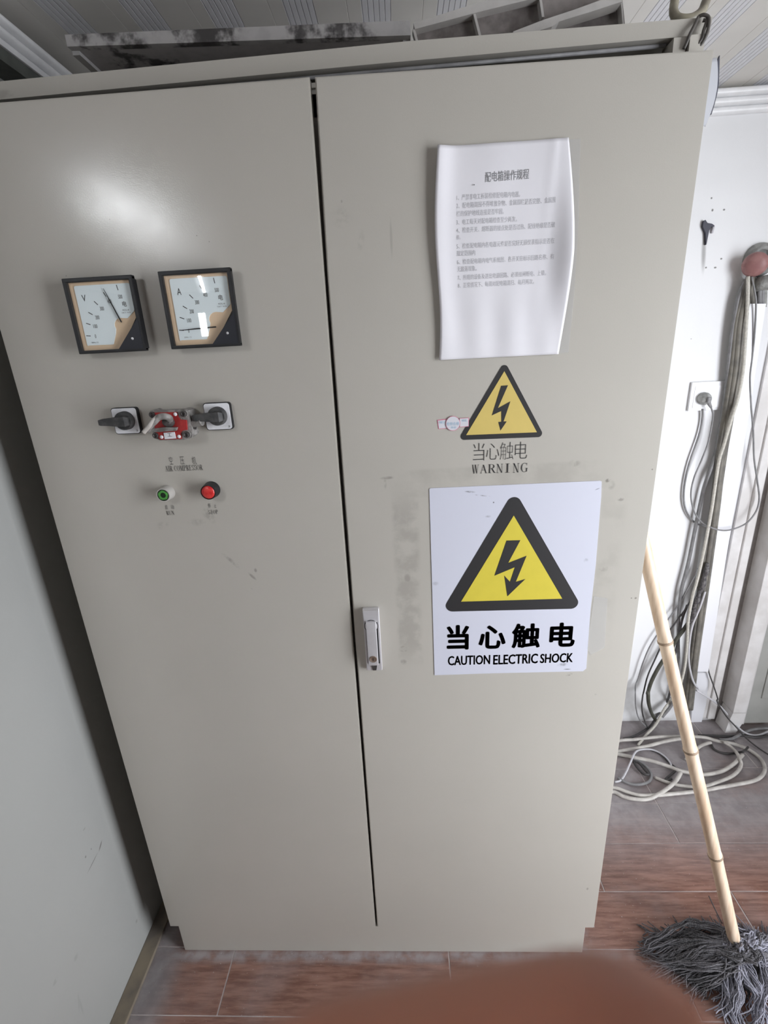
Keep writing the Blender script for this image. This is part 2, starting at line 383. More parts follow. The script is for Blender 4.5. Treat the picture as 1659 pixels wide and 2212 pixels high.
def clear_mat(name, rough, tint=(1, 1, 1), gl=.10):
    t = NT(name); tr = t.n('ShaderNodeBsdfTransparent'); tr.inputs[0].default_value = (*tint, 1); g = t.n('ShaderNodeBsdfGlossy'); g.inputs['Roughness'].default_value = rough
    mx = t.n('ShaderNodeMixShader')
    mx.inputs[0].default_value = gl; t.l(tr.outputs[0], mx.inputs[1]); t.l(g.outputs[0], mx.inputs[2])
    t.l(mx.outputs[0], t.t.nodes['Material Output'].inputs['Surface']); return t.m
M['glass'] = clear_mat('meter_glass', .012, (1, 1, 1), .07)
def film_mat(name, op):
    t = NT(name); t.set((.72, .72, .72), .3); tr = t.n('ShaderNodeBsdfTransparent'); mx = t.n('ShaderNodeMixShader'); mx.inputs[0].default_value = op
    t.l(tr.outputs[0], mx.inputs[1]); t.l(t.b.outputs[0], mx.inputs[2]); t.l(mx.outputs[0], t.t.nodes['Material Output'].inputs['Surface']); return t.m
M['tape_clear'] = film_mat('clear_tape', .16)
def emit(name, col, st):
    t = NT(name); t.b.inputs['Emission Color'].default_value = (*col, 1); t.b.inputs['Emission Strength'].default_value = st; return t.m
M['tube_on'] = emit('lit_fluorescent_tube', (0.93, 0.97, 1.0), TUBE_W * 2.2)
def skin_mat():
    t = NT('skin'); c = t.mix(t.ramp(t.noise(60, 4), .3, .7), (0.38, 0.150, 0.095), (0.44, 0.185, 0.12)); t.set(c, .5)
    t.b.inputs['Subsurface Weight'].default_value = .15; t.b.inputs['Subsurface Radius'].default_value = (.006, .002, .001); t.b.inputs['Subsurface Scale'].default_value = 1.
    return t.m
M['skin'] = skin_mat()

# ------------------------------------------------------------------ lettering
def text_mesh(s, off=0.0):
    cu = bpy.data.curves.new('t', 'FONT'); cu.body = s; cu.size = 1; cu.offset = off; cu.resolution_u = 3
    o = bpy.data.objects.new('t', cu); COL.objects.link(o)
    dg = bpy.context.evaluated_depsgraph_get(); dg.update()
    me = o.evaluated_get(dg).to_mesh()
    vs = [v.co.copy() for v in me.vertices]; fs = [tuple(p.vertices) for p in me.polygons]
    bpy.data.objects.remove(o); bpy.data.curves.remove(cu)
    return vs, fs
def fit_bold(mb, vf, x0, x1, z0, z1, surf, d):
    for k in range(8):
        a = math.pi * k / 4; dx, dz = d * math.cos(a), d * math.sin(a)
        fit(mb, vf, x0 + d + dx, x1 - d + dx, z0 + d + dz, z1 - d + dz, surf)
def fit(mb, vf, x0, x1, z0, z1, surf, slope=0.0):
    """lay flat glyphs into the box x0..x1, z0..z1 of the surface; surf(x, z) gives the point"""
    vs, fs = vf
    if not vs: return
    a = min(v.x for v in vs); b = max(v.x for v in vs); c = min(v.y for v in vs); d = max(v.y for v in vs)
    out = []
    for v in vs:
        x = x0 + (v.x - a) / max(b - a, 1e-6) * (x1 - x0); z = z0 + (v.y - c) / max(d - c, 1e-6) * (z1 - z0) + (x - x0) * slope
        out.append(surf(x, z))
    mb.add(out, fs)
FLAT = lambda y: (lambda x, z: Vector((x, y, z)))
# a small serif alphabet drawn stroke by stroke
def serif_text(s, gap=.16, thick=.115, thin=.04):
    V = []; F = []; X = 0.
    def quad(x0, y0, x1, y1, w):
        dx, dy = x1 - x0, y1 - y0; L = math.hypot(dx, dy); nx, ny = -dy / L * w / 2, dx / L * w / 2
        n = len(V); V.extend([Vector((X + x0 + nx, y0 + ny, 0)), Vector((X + x1 + nx, y1 + ny, 0)), Vector((X + x1 - nx, y1 - ny, 0)), Vector((X + x0 - nx, y0 - ny, 0))]); F.append((n, n+1, n+2, n+3))
    def arc(cx, cy, rx, ry, a0, a1, t0=thin, t1=thick, k=18):
        n = len(V)
        for i in range(k + 1):
            a = math.radians(a0 + (a1 - a0) * i / k); wd = t0 + (t1 - t0) * abs(math.cos(a)) ** 1.5
            for sgn in (-.5, .5): V.append(Vector((X + cx + (rx + sgn * wd) * math.cos(a), cy + (ry + sgn * (t0 if abs(math.cos(a)) < .5 else wd * .6)) * math.sin(a), 0)))
        for i in range(k): F.append((n+2*i, n+2*i+1, n+2*i+3, n+2*i+2))
    def sv(x, y, w=.26): quad(x - w/2, y, x + w/2, y, .035)
    for ch in s:
        W = .62; B, T = .018, .982
        if ch == ' ': X += .35; continue
        if ch == 'A': quad(.06,0,.33,1,thin); quad(.31,1,.60,0,thick); quad(.15,.36,.48,.36,thin); sv(.06,B,.2); sv(.6,B,.22); W = .68
        elif ch == 'C': arc(.36,.5,.28,.46,50,310); quad(.56,.72,.56,.97,.035); W = .62
        elif ch == 'E': quad(.16,0,.16,1,thick); quad(.04,T,.54,T,.035); quad(.04,B,.56,B,.035); quad(.16,.52,.42,.52,thin); quad(.53,.78,.54,1,.035); quad(.55,0,.57,.24,.035); quad(.42,.42,.42,.62,.035); W = .6
        elif ch == 'G': arc(.36,.5,.28,.46,50,300); quad(.56,.72,.56,.97,.035); quad(.56,.08,.56,.42,thick*.9); sv(.54,.42,.24); W = .70
        elif ch == 'I': quad(.16,0,.16,1,thick); sv(.16,B,.3); sv(.16,T,.3); W = .32
        elif ch == 'M': quad(.12,0,.12,1,thin); quad(.14,1,.42,.05,thick); quad(.42,.05,.70,1,thin); quad(.72,0,.72,1,thick); sv(.12,B,.22); sv(.72,B,.26); sv(.08,T,.2); sv(.76,T,.2); W = .86
        elif ch == 'N': quad(.12,0,.12,1,thin); quad(.12,1,.58,.02,thick); quad(.60,0,.60,1,thin); sv(.12,B,.22); sv(.08,T,.2); sv(.60,T,.24); W = .72
        elif ch == 'O': arc(.36,.5,.29,.46,0,360); W = .72
        elif ch == 'P': quad(.16,0,.16,1,thick); sv(.16,B,.28); quad(.04,T,.36,T,.035); arc(.34,.74,.19,.235,-90,90); quad(.16,.505,.34,.505,.035); W = .58
        elif ch == 'R': quad(.16,0,.16,1,thick); sv(.16,B,.28); quad(.04,T,.36,T,.035); arc(.34,.75,.19,.225,-90,90); quad(.16,.525,.34,.525,.035); quad(.34,.52,.60,.0,thick); sv(.62,B,.16); W = .68
        elif ch == 'S': arc(.30,.745,.19,.225,20,270,thin,thick*.9); arc(.30,.27,.21,.245,-160,90,thin,thick*.9); quad(.48,.74,.48,.97,.035); quad(.09,.03,.09,.28,.035); W = .56
        elif ch == 'T': quad(.31,0,.31,1,thick); sv(.31,B,.28); quad(.03,T,.59,T,.035); quad(.04,.76,.04,1,.035); quad(.58,.76,.58,1,.035); W = .62
        elif ch == 'U': quad(.14,.3,.14,1,thick); quad(.58,.3,.58,1,thin); arc(.36,.3,.22,.27,180,360,thin,thick*.8); sv(.14,T,.26); sv(.58,T,.22); W = .72
        elif ch == 'W': quad(.06,1,.25,0,thick); quad(.25,0,.42,.95,thin); quad(.42,1,.62,0,thick); quad(.62,0,.80,1,thin); sv(.06,T,.22); sv(.42,T,.2); sv(.80,T,.2); W = .88
        X += W + gap
    return V, F
def boxpx(u0, v0, u1, v1, y=0.0):
    a = at(u0, v0, 'y', y); b = at(u1, v1, 'y', y); return a.x, b.x, b.z, a.z   # x0,x1,z0,z1 from the top-left and bottom-right pixels

# ------------------------------------------------------------------ room
YB, XL, ZC = .853, -.10, 2.24
floor = struct(MB().box(-2.3, 2.65, -4.6, YB + .1, -.12, -.0016).build('floor', M['grout']))
tw, tl, y0 = .148, .6, -.137
proto = None; cnt = 0
for r in range(-19, 7):
    ya = y0 + r * tw
    off = {0: .165, 1: .42, 2: .64, 3: .64 + .03, 4: .35}.get(r, random.random() * .6)
    if r == 3: off = .05
    if r == 2: off = 1.25 - .6
    if r == 3: off = 1.55 - 1.2 + .6
    if r == 2: off = 1.25 - .6
    k = -5
    while off + k * tl < 2.54:
        xa = off + k * tl; k += 1
        if xa + tl < -2.2 or (xa > 2.75 and r < -8) : continue
        if r < -10 and (xa < -.8): continue
        if proto is None:
            mb = MB(); mb.box(.0018, tl - .0018, .0012, tw - .0012, -.006, 0, .0006, 1)
            proto = mb.build('tile', M['tile'], floor); o = proto
        else: o = proto.copy(); COL.objects.link(o)
        o.location = (xa, ya, random.uniform(-.0006, .0002)); cnt += 1
wb = struct(MB().box(XL - .1, 2.65, YB, YB + .1, 0, ZC + .06).build('wall_back', M['wall_back']))
wl = struct(MB().box(XL - .1, XL, -.42, YB, 0, ZC + .06).build('wall_left', M['wall_left']))
struct(MB().box(-2.3, XL - .1, -.42, -.32, 0, ZC + .06).build('wall_alcove', M['wall_plain']))
struct(MB().box(-2.4, -2.3, -4.7, -.32, 0, ZC + .06).build('wall_far_left', M['wall_plain']))
wr = MB(); wr.box(2.55, 2.65, -4.7, -1.15, 0, ZC + .06); wr.box(2.55, 2.65, -.09, YB + .1, 0, ZC + .06); wr.box(2.55, 2.65, -1.15, -.09, 0, .08); wr.box(2.55, 2.65, -1.15, -.09, 2.19, ZC + .06)
struct(wr.build('wall_right', M['wall_plain']))
wf = MB(); wf.box(-2.4, 0, -4.7, -4.6, 0, ZC + .06); wf.box(2.3, 2.65, -4.7, -4.6, 0, ZC + .06); wf.box(0, 2.3, -4.7, -4.6, 0, .9); wf.box(0, 2.3, -4.7, -4.6, 2.1, ZC + .06)
struct(wf.build('wall_front', M['wall_plain']))
# window frames
def window(name, horiz, a0, a1, z0, z1, plane):
    mb = MB(); t = .05
    def b(p0, p1, q0, q1):
        if horiz: mb.box(p0, p1, plane, plane + .05, q0, q1)
        else: mb.box(plane, plane + .05, p0, p1, q0, q1)
    b(a0, a1, z0, z0 + t); b(a0, a1, z1 - t, z1); b(a0, a0 + t, z0, z1); b(a1 - t, a1, z0, z1); mid = (a0 + a1) / 2; b(mid - .03, mid + .03, z0, z1)
    return struct(mb.build(name, M['white_trim']))
window('window_1', False, -1.15, -.09, .08, 2.19, 2.56); window('window_2', True, 0, 2.3, .9, 2.1, -4.68)
# ceiling of long PVC panels, each with a band of six fine grooves
ceil = struct(MB().box(-2.4, 2.65, -4.7, YB + .1, ZC + .012, ZC + .08).build('ceiling', M['wall_plain']))
pitch = .154; bx = .177 - .03
prof = [(0, .0008), (.0008, 0)]
for g in range(6):
    c = .030 + g * .0115
    prof += [(c - .0012, 0), (c - .0003, .0016), (c + .0003, .0016), (c + .0012, 0)]
prof += [(pitch - .0008, 0), (pitch, .0008)]
pp = None
for k in range(-15, 22):
    xa = bx + k * pitch
    if xa < -2.35 or xa > 2.45: continue
    if pp is None:
        mb = MB(); r0 = [Vector((p[0], -4.6, ZC + p[1])) for p in prof] + [Vector((pitch, -4.6, ZC + .01)), Vector((0, -4.6, ZC + .01))]
        r1 = [Vector((p.x, YB, p.z)) for p in r0]; mb.loft([r0, r1])
        pp = mb.build('ceiling_panel', M['ceiling'], ceil); o = pp
        pp.data.materials.append(M['ceiling_band'])
        for f_ in pp.data.polygons:
            if .028 < f_.center.x < .090 and len(f_.vertices) == 4: f_.material_index = 1
    else: o = pp.copy(); COL.objects.link(o)
    o.location = (xa, 0, 0)
# cornices
def cornice(name, axis, a0, a1, plane, sgn, ztop, h, label):
    # profile: (distance from the wall, z)
    pr = [(0, ztop)]; base = .03 if axis == 'y' else 0.
    nr = 3
    for i in range(nr):
        zt = ztop - h * i / nr; zb = ztop - h * (i + 1) / nr; d = base + .032 - .008 * i
        for q in range(7):
            a = math.pi * q / 6; pr.append((d - .010 + .010 * math.sin(a) * 1.0, zt - (zt - zb) * (1 - math.cos(a)) / 2))
    pr.append((0, ztop - h))
    mb = MB()
    if axis == 'y': rings = [[Vector((plane + sgn * d, a, z)) for d, z in pr] for a in (a0, a1)]
    else: rings = [[Vector((a, plane + sgn * d, z)) for d, z in pr] for a in (a0, a1)]
    mb.loft(rings); return struct(mb.build(name, M['white_trim'], smooth=math.radians(40)), label)
cornice('trim_1', 'y', -.42, YB, XL, 1, 2.222, .048, 'white ribbed cornice along the left wall')
cornice('trim_2', 'x', XL, 2.55, YB, -1, 2.232, .058, 'white ribbed cornice along the back wall')
struct(MB().box(XL, XL + .055, -.42, YB, 2.166, 2.172, .001).box(XL, XL + .045, -.42, YB, 2.172, 2.176).build('trim_3', M['white_trim']))
struct(MB().box(XL, XL + .050, -.42, YB, 2.142, 2.166).build('trim_4', M['dark_strip']), 'grey green strip below the left cornice')
# skirting
sk = MB().box(XL, XL + .040, -.42, YB - .0, -.002, .010, .002).build('baseboard_left', M['skirt']); struct(sk)
door_x = 2.09

# ------------------------------------------------------------------ cabinet
cab = thing('electrical_cabinet', 'tall grey two-door metal electrical cabinet standing by the left wall', 'cabinet', (.575, .25, 0))
ztop = 1.9636; zb = .105
bod = MB(); bod.box(.004, 1.146, .045, .52, .1, ztop + .0)
bod.box(.004, 1.146, .045, .052, ztop - .03, 1.978)
bod.box(.004, 1.146, .040, .5, ztop + .006, ztop + .010)
bod.box(.0, .02, .021, .05, .1, 1.98); bod.box(1.125, 1.146, .022, .05, .1, 1.99); 
bod.box(1.104, 1.122, .026, .06, 1.955, 1.99)
bod.build('body', M['paint_body'], cab)
pl = MB().box(.022, 1.128, .003, .5, 0.0, .1035, .0015); pl.build('plinth', M['paint_body'], cab)
L1 = at(668, 165, 'y', 0); L2 = at(701, 600, 'y', 0); L3 = at(731.6, 1000, 'y', 0); L4 = at(811, 1998, 'y', 0)
ld = MB().prism([(0, zb), (L4.x, zb), (L3.x - .0005, L3.z), (L2.x, L2.z), (L1.x, L1.z), (0, ztop + .001)], 0, .02, .0022)
ldo = ld.build('door', M['paint_left'], cab, smooth=math.radians(25)); 
R1 = at(680, 168, 'y', 0); R2 = at(707.3, 600, 'y', 0); R3 = at(738.3, 1000, 'y', 0); R4 = at(814.5, 1998, 'y', 0)
rd = MB().prism([(R4.x, zb), (1.15, zb), (1.15, at(1538, 106, 'y', 0).z), (R1.x, at(682, 165, 'y', 0).z), (R2.x, R2.z), (R3.x, R3.z)], 0, .02, .0022)
rdo = rd.build('door', M['paint_right'], cab, smooth=math.radians(25))
rim = MB().prism([(-.012, 1.9795), (.66, 1.9885), (1.155, 1.9925), (1.157, 2.0125), (.72, 2.0125), (-.012, 2.002)], .03, .055, .0015)
rim.box(-.012, 1.156, .052, .54, 1.990, 2.000)
rim.build('roof_panel', M['paint_rim'], cab, smooth=math.radians(25))
gz = at(1462, 97, 'y', .045).z - .001
MB().tube([Vector((.03, .0425, gz - .012)), Vector((.6, .0425, gz - .005)), Vector((1.10, .0425, gz))], .0026, 8).build('gutter_rod', M['cable_grey'], cab, True)

# printed words on the left door
y_ = -.0006
mb = MB()
for ch, (u0, u1) in zip('空压机', ((364, 375), (388, 400), (413.5, 425.5))):
    x0, x1, z0, z1 = boxpx(u0, 986.5 , u1, 1003); fit(mb, text_mesh(ch, -.012), x0, x1, z0, z1, FLAT(y_))
mb.build('lettering', M['ink'], ldo); mb = MB()
x0, x1, z0, z1 = boxpx(356, 1006.5, 439, 1016); fit(mb, serif_text('AIR COMPRESSOR', .10, .11, .03), x0, x1, z0 + .0005, z1, FLAT(y_), .0)
mb.build('lettering', M['ink'], ldo); mb = MB()
x0, x1, z0, z1 = boxpx(359, 1103.5, 377.5, 1112); fit(mb, serif_text('RUN', .12), x0, x1, z0, z1, FLAT(y_)); mb.build('lettering', M['ink'], ldo); mb = MB()
x0, x1, z0, z1 = boxpx(449.5, 1101.5, 471.5, 1110); fit(mb, serif_text('STOP', .12), x0, x1, z0, z1, FLAT(y_))
mb.build('lettering', M['ink'], ldo)
mb = MB()
for ch, (u0, v0, u1, v1) in zip('启动停止', ((356, 1090.5, 363, 1100), (369, 1090.5, 377, 1099.5), (448.5, 1087.5, 456, 1097), (462.5, 1088.5, 468, 1096.5))):
    x0, x1, z0, z1 = boxpx(u0, v0, u1, v1); fit(mb, text_mesh(ch, .0), x0, x1, z0, z1, FLAT(y_))
    if ch in '动止': mb.build('lettering', M['ink_soft'], ldo); mb = MB()
# printed words on the right door
mb = MB()
for ch, (u0, v0, u1, v1) in zip('当心触电', ((1022.5, 957.5, 1046, 994.5), (1051, 958.5, 1078, 992), (1081, 955.5, 1108.5, 992), (1113.5, 954.5, 1138, 990))):
    x0, x1, z0, z1 = boxpx(u0, v0, u1, v1); fit(mb, text_mesh(ch, -.018), x0, x1, z0, z1, FLAT(y_))
mb.build('lettering', M['ink'], rdo); mb = MB()
for ch, (u0, v0, u1, v1) in zip('WARNING', ((1019.5, 1004, 1034.5, 1022.5), (1037, 1004, 1052.5, 1022), (1054.5, 1003, 1071, 1021.5), (1072.5, 1002, 1086.5, 1021), (1092, 1001.5, 1100.5, 1020.5), (1108, 1000.5, 1121.5, 1020.5), (1126, 1000, 1139.5, 1019.5))):
    x0, x1, z0, z1 = boxpx(u0, v0, u1, v1); fit(mb, serif_text(ch, 0, .095, .034), x0, x1, z0, z1, FLAT(y_))
mb.build('lettering', M['ink'], rdo)

def rounded_tri(pts, r, n=10):
    """outline of a triangle grown outward by r with round corners; pts x,z"""
    c = Vector((sum(p[0] for p in pts) / 3, sum(p[1] for p in pts) / 3)); out = []
    P = [Vector(p) for p in pts]; A = sum(P[i].x * P[(i+1) % 3].y - P[(i+1) % 3].x * P[i].y for i in range(3))
    if A < 0: P = P[::-1]
    for i in range(3):
        a, b, d = P[i-1], P[i], P[(i+1) % 3]
        n0 = Vector(((b - a).y, -(b - a).x)).normalized(); n1 = Vector(((d - b).y, -(d - b).x)).normalized()
        t0 = math.atan2(n0.y, n0.x); t1 = math.atan2(n1.y, n1.x)
        while t1 < t0: t1 += 2 * math.pi
        for k in range(n + 1): t = t0 + (t1 - t0) * k / n; out.append((b.x + r * math.cos(t), b.y + r * math.sin(t)))
    return out
def px(u, v, y=0): p = at(u, v, 'y', y); return (p.x, p.z)
def plate(name, pts, y, th, mat, parent, org=None):
    return MB().prism(pts, y - th, y).build(name, mat, parent, org=org)
# small sticker triangle on the right door
st = thing('warning_sticker', 'small yellow triangle sticker with thin black lightning arrow below the paper notice', 'sticker', (*[at(1085, 880, 'y', 0)[i] for i in range(3)],))
inner = [px(1089.3, 801.7), px(1006.8, 939.7), px(1159.6, 933.6)]
ins = .0085
plate('border', rounded_tri([px(1089.2, 797.5), px(1003.5, 942), px(1162.5, 936)], .0068), 0, .0006, M['ink'], st)
plate('triangle', inner, -.0006, .0003, M['yellow'], st)
def cr(u, v, s=4.608, ox=920, oy=760): return px(ox + u / s, oy + v / s)
plate('lightning_arrow', [cr(748, 337), cr(816, 332), cr(716, 560), cr(840, 492), cr(772, 692), cr(803, 692), cr(742, 782), cr(720, 697), cr(750, 695), cr(750, 588), cr(655, 632)], -.0009, .0003, M['ink'], st)
# the large poster
sg = thing('warning_poster', 'large white poster with yellow triangle reading CAUTION ELECTRIC SHOCK on the right door', 'poster', (*[at(1110, 1250, 'y', 0)[i] for i in range(3)],))
def ct(u, v): return px(800 + u / 2.676, 980 + v / 2.676)
mb = MB().prism([ct(341, 205), ct(348, 199), ct(1325, 156), ct(1336, 160), ct(1333, 250), ct(1302, 640), ct(1272, 900), ct(1247, 1240), ct(1228, 1256), ct(700, 1268), ct(371, 1279)], -.0011, -.0001)
mb.build('sheet', M['sign'], sg)
plate('border', rounded_tri([ct(829, 290), ct(475, 876), ct(1160, 860)], .0137, 12), -.0011, .0003, M['ink'], sg)
plate('triangle', [ct(828, 356), ct(524, 853), ct(1108, 836)], -.0014, .0003, M['yellow2'], sg)
plate('lightning_arrow', [ct(786, 500), ct(866, 498), ct(796, 629), ct(902, 588), ct(840, 738), ct(895, 722), ct(791, 822), ct(773, 702), ct(806, 738), ct(834, 654), ct(716, 703)], -.0017, .0003, M['ink'], sg)
mb = MB(); mb2 = MB()
for ch, (u0, v0, u1, v1) in zip('当心触电', ((440, 990, 570, 1130), (626, 992, 780, 1124), (820, 981, 978, 1120), (1040, 976, 1178, 1113))):
    a = ct(u0, v0); b = ct(u1, v1); fit_bold(mb, text_mesh(ch), a[0], b[0], b[1], a[1], FLAT(-.0014), .0019)
wds = 'CAUTION ELECTRIC SHOCK'
for wd, (u0, v0, u1, v1, ur) in zip(wds.split(), ((448, 1166, 692, 1215, 1163), (711, 1159, 966, 1210, 1157), (983, 1153, 1168, 1203, 1150))):
    a = ct(u0, v0); b = ct(u1, v1); c = ct(u1, ur); 
    n_ = len(mb2.v); fit_bold(mb2, text_mesh(wd), a[0], b[0], b[1] - .001, a[1] - .001, FLAT(-.0014), .00055)
    for q_ in mb2.v[n_:]: q_.z += (q_.x - a[0]) * .012
mb.build('lettering', M['ink'], sg); mb2.build('lettering', M['ink'], sg)
# clear tape holding a corner of the poster
tp = MB().prism([px(1283, 1288), px(1312, 1292), px(1306, 1398), px(1276, 1414), px(1268, 1400)], -.0014, -.0002)
tag(tp.build('tape_strip', M['tape_clear'], org=at(1295, 1350, 'y', 0)), 'clear tape strip along the right edge of the large poster', 'tape')

# the paper notice: a sheet that bows off the door
pc = [at(941, 319, 'y', 0), at(1228, 302, 'y', 0), at(1226, 763, 'y', 0), at(943, 778, 'y', 0)]
PX0, PX1, PZ0, PZ1 = .756, .969, pc[3].z, pc[0].z
def paper_y(s, t):
    """s 0..1 left to right, t 0..1 bottom to top: distance off the door"""
    y = .0026
    y += .008 * math.exp(-((s) / .09) ** 2) * (.25 + .75 * t)            # left edge curls off the door
    y += .012 * math.exp(-((1 - s) / .12) ** 2) * math.exp(-((t - .48) / .30) ** 2)
    y += .0007 * math.sin(s * 24 + t * 2.5) * math.exp(-((t - .12) / .22) ** 2)
    y += .0006 * math.sin(s * 13 - t * 4) * (1 - abs(2 * s - 1))
    y += .0009 * math.exp(-((s - .72 - .12 * t) / .035) ** 2) * t
    return max(y, .0008)
def paper_pt(s, t, lift=0):
    x = PX0 + (PX1 - PX0) * s; z = PZ0 + (PZ1 - PZ0) * t
    x -= .0035 * max(0, s - .8) / .2 * (abs(t - .5) * 2)
    left = .0035 * math.sin(t * math.pi * 2.1 + .3) * (1 - s) ** 4; x += left
    if s > .85: x -= (.0125 * (t > .5) * (2 * t - 1) ** 2 + .007 * (t <= .5) * (1 - 2 * t) ** 2) * (s - .85) / .15
    return Vector((x, -paper_y(s, t) - lift, z))
nx, nz = 44, 60
mb = MB(); mb.add([paper_pt(i / nx, j / nz) for j in range(nz + 1) for i in range(nx + 1)], [(j*(nx+1)+i, j*(nx+1)+i+1, (j+1)*(nx+1)+i+1, (j+1)*(nx+1)+i) for j in range(nz) for i in range(nx)])
pn = thing('paper_notice', 'curling white paper sheet with faint printed rules taped high on the right door', 'paper', pc[3])
sh = mb.build('sheet', M['paper'], pn, True)
md = sh.modifiers.new('thickness', 'SOLIDIFY'); md.thickness = .0002; md.offset = 0
def psurf(lift):
    def f(x, z):
        s = (x - PX0) / (PX1 - PX0); t = (z - PZ0) / (PZ1 - PZ0); return paper_pt(s, t, lift)
    return f
def cp(u, v): p = at(900 + u / 4.2526, 280 + v / 4.2526, 'y', -.004); return p
lines = [(565, '1、严禁非电工拆装检修配电箱内电器。', 955), (640, '2、配电箱周围不得堆放杂物、金属围栏是否完整、金属围', 1280), (715, '栏的保护地线连接是否牢固。', 805), (793, '3、电工每天对配电箱检查至少两次。', 925),
         (868, '4、检查开关、熔断器的接点处是否过热、配线绝缘是否破', 1272), (955, '损。', 412), (1015, '5、检查配电箱内各电器元件是否完好无损仪表指示是否在', 1265), (1100, '规定范围内', 543),
         (1160, '6、检查配电箱内电气系统图、各开关应标示回路名称、有', 1260), (1245, '无脱落现象。', 553), (1305, '7、所用的设备及进出电源回路、必须挂闸断电、上锁。', 1190), (1378, '8、正常情况下、每周对配电箱清扫、每月两次。', 1080)]
mb = MB()
for v, s, u1 in lines:
    vl = v + 12 + (18 if u1 > 700 else 0); a = cp(376, vl); b = cp(u1, vl - (u1 - 376) * .055)
    h = .0078 if len(s) > 3 else .0065
    fit(mb, text_mesh(s, -.004), a.x, b.x, a.z - h, a.z, psurf(.0004), (b.z - a.z) / (b.x - a.x) * .6)
mb.build('lettering', M['ink_paper'], pn)
mb = MB(); a = cp(632, 388); b = cp(1037, 372); fit(mb, text_mesh('配电箱操作规程', .008), a.x, b.x, a.z - .0135, a.z, psurf(.0004), .015)
mb.build('lettering', M['ink_title'], pn)
MB().box(cp(528, 507).x - .0006, cp(528, 507).x + .0006, -.0045, -.0035, cp(528, 507).z - .0006, cp(528, 507).z + .0006).build('ink_dot', M['ink'], pn)
# translucent backing film behind the notice
tag(MB().prism([px(1226, 302), px(1254, 300), px(1250, 470), px(1240, 640), px(1228, 762), px(1200, 764), px(1200, 310)], -.0007, -.0002).build('plastic_film', M['tape_clear'], org=at(1240, 500, 'y', 0)), 'clear plastic film showing beside the right edge of the paper notice', 'film')

# inspection seal beside the small sticker
se = thing('inspection_seal', 'tiny pink and white paper seal overlapping the left corner of the small triangle sticker', 'seal', at(978, 914, 'y', 0))
def cs(u, v): return px(920 + u / 4.608, 760 + v / 4.608)
plate('border', [cs(112, 677), cs(205, 668), cs(205, 762), cs(125, 770)], -.0002, .0003, M['sticker_pink'], se)
plate('paper', [cs(120, 684), cs(205, 676), cs(205, 757), cs(130, 764)], -.0005, .0002, M['sticker_white'], se)
plate('border', [cs(335, 660), cs(428, 655), cs(426, 742), cs(338, 750)], -.0010, .0003, M['sticker_pink'], se)
plate('paper', [cs(335, 664), cs(422, 659), cs(422, 738), cs(338, 745)], -.0013, .0002, M['sticker_white'], se)
c = Vector(cs(268, 712)); rr = abs(cs(340, 712)[0] - c.x)
circ = lambda r: [(c.x + r * math.cos(a * math.pi / 16), c.y + r * math.sin(a * math.pi / 16) * 1.02) for a in range(32)]
plate('border', circ(rr), -.0015, .0002, M['sticker_pink'], se); plate('paper', circ(rr * .94), -.0017, .0002, M['sticker_white'], se)
mb = MB()
for s_, (u0, v0, u1, v1) in (('检验合格', (205, 700, 330, 728)), ('质检', (245, 742, 300, 760)), ('高压', (140, 690, 185, 712)), ('低压', (355, 672, 405, 692))):
    a = cs(u0, v0); b = cs(u1, v1); fit(mb, text_mesh(s_), a[0], b[0], b[1], a[1], FLAT(-.0020))
mb.build('lettering', M['sticker_blue'], se)

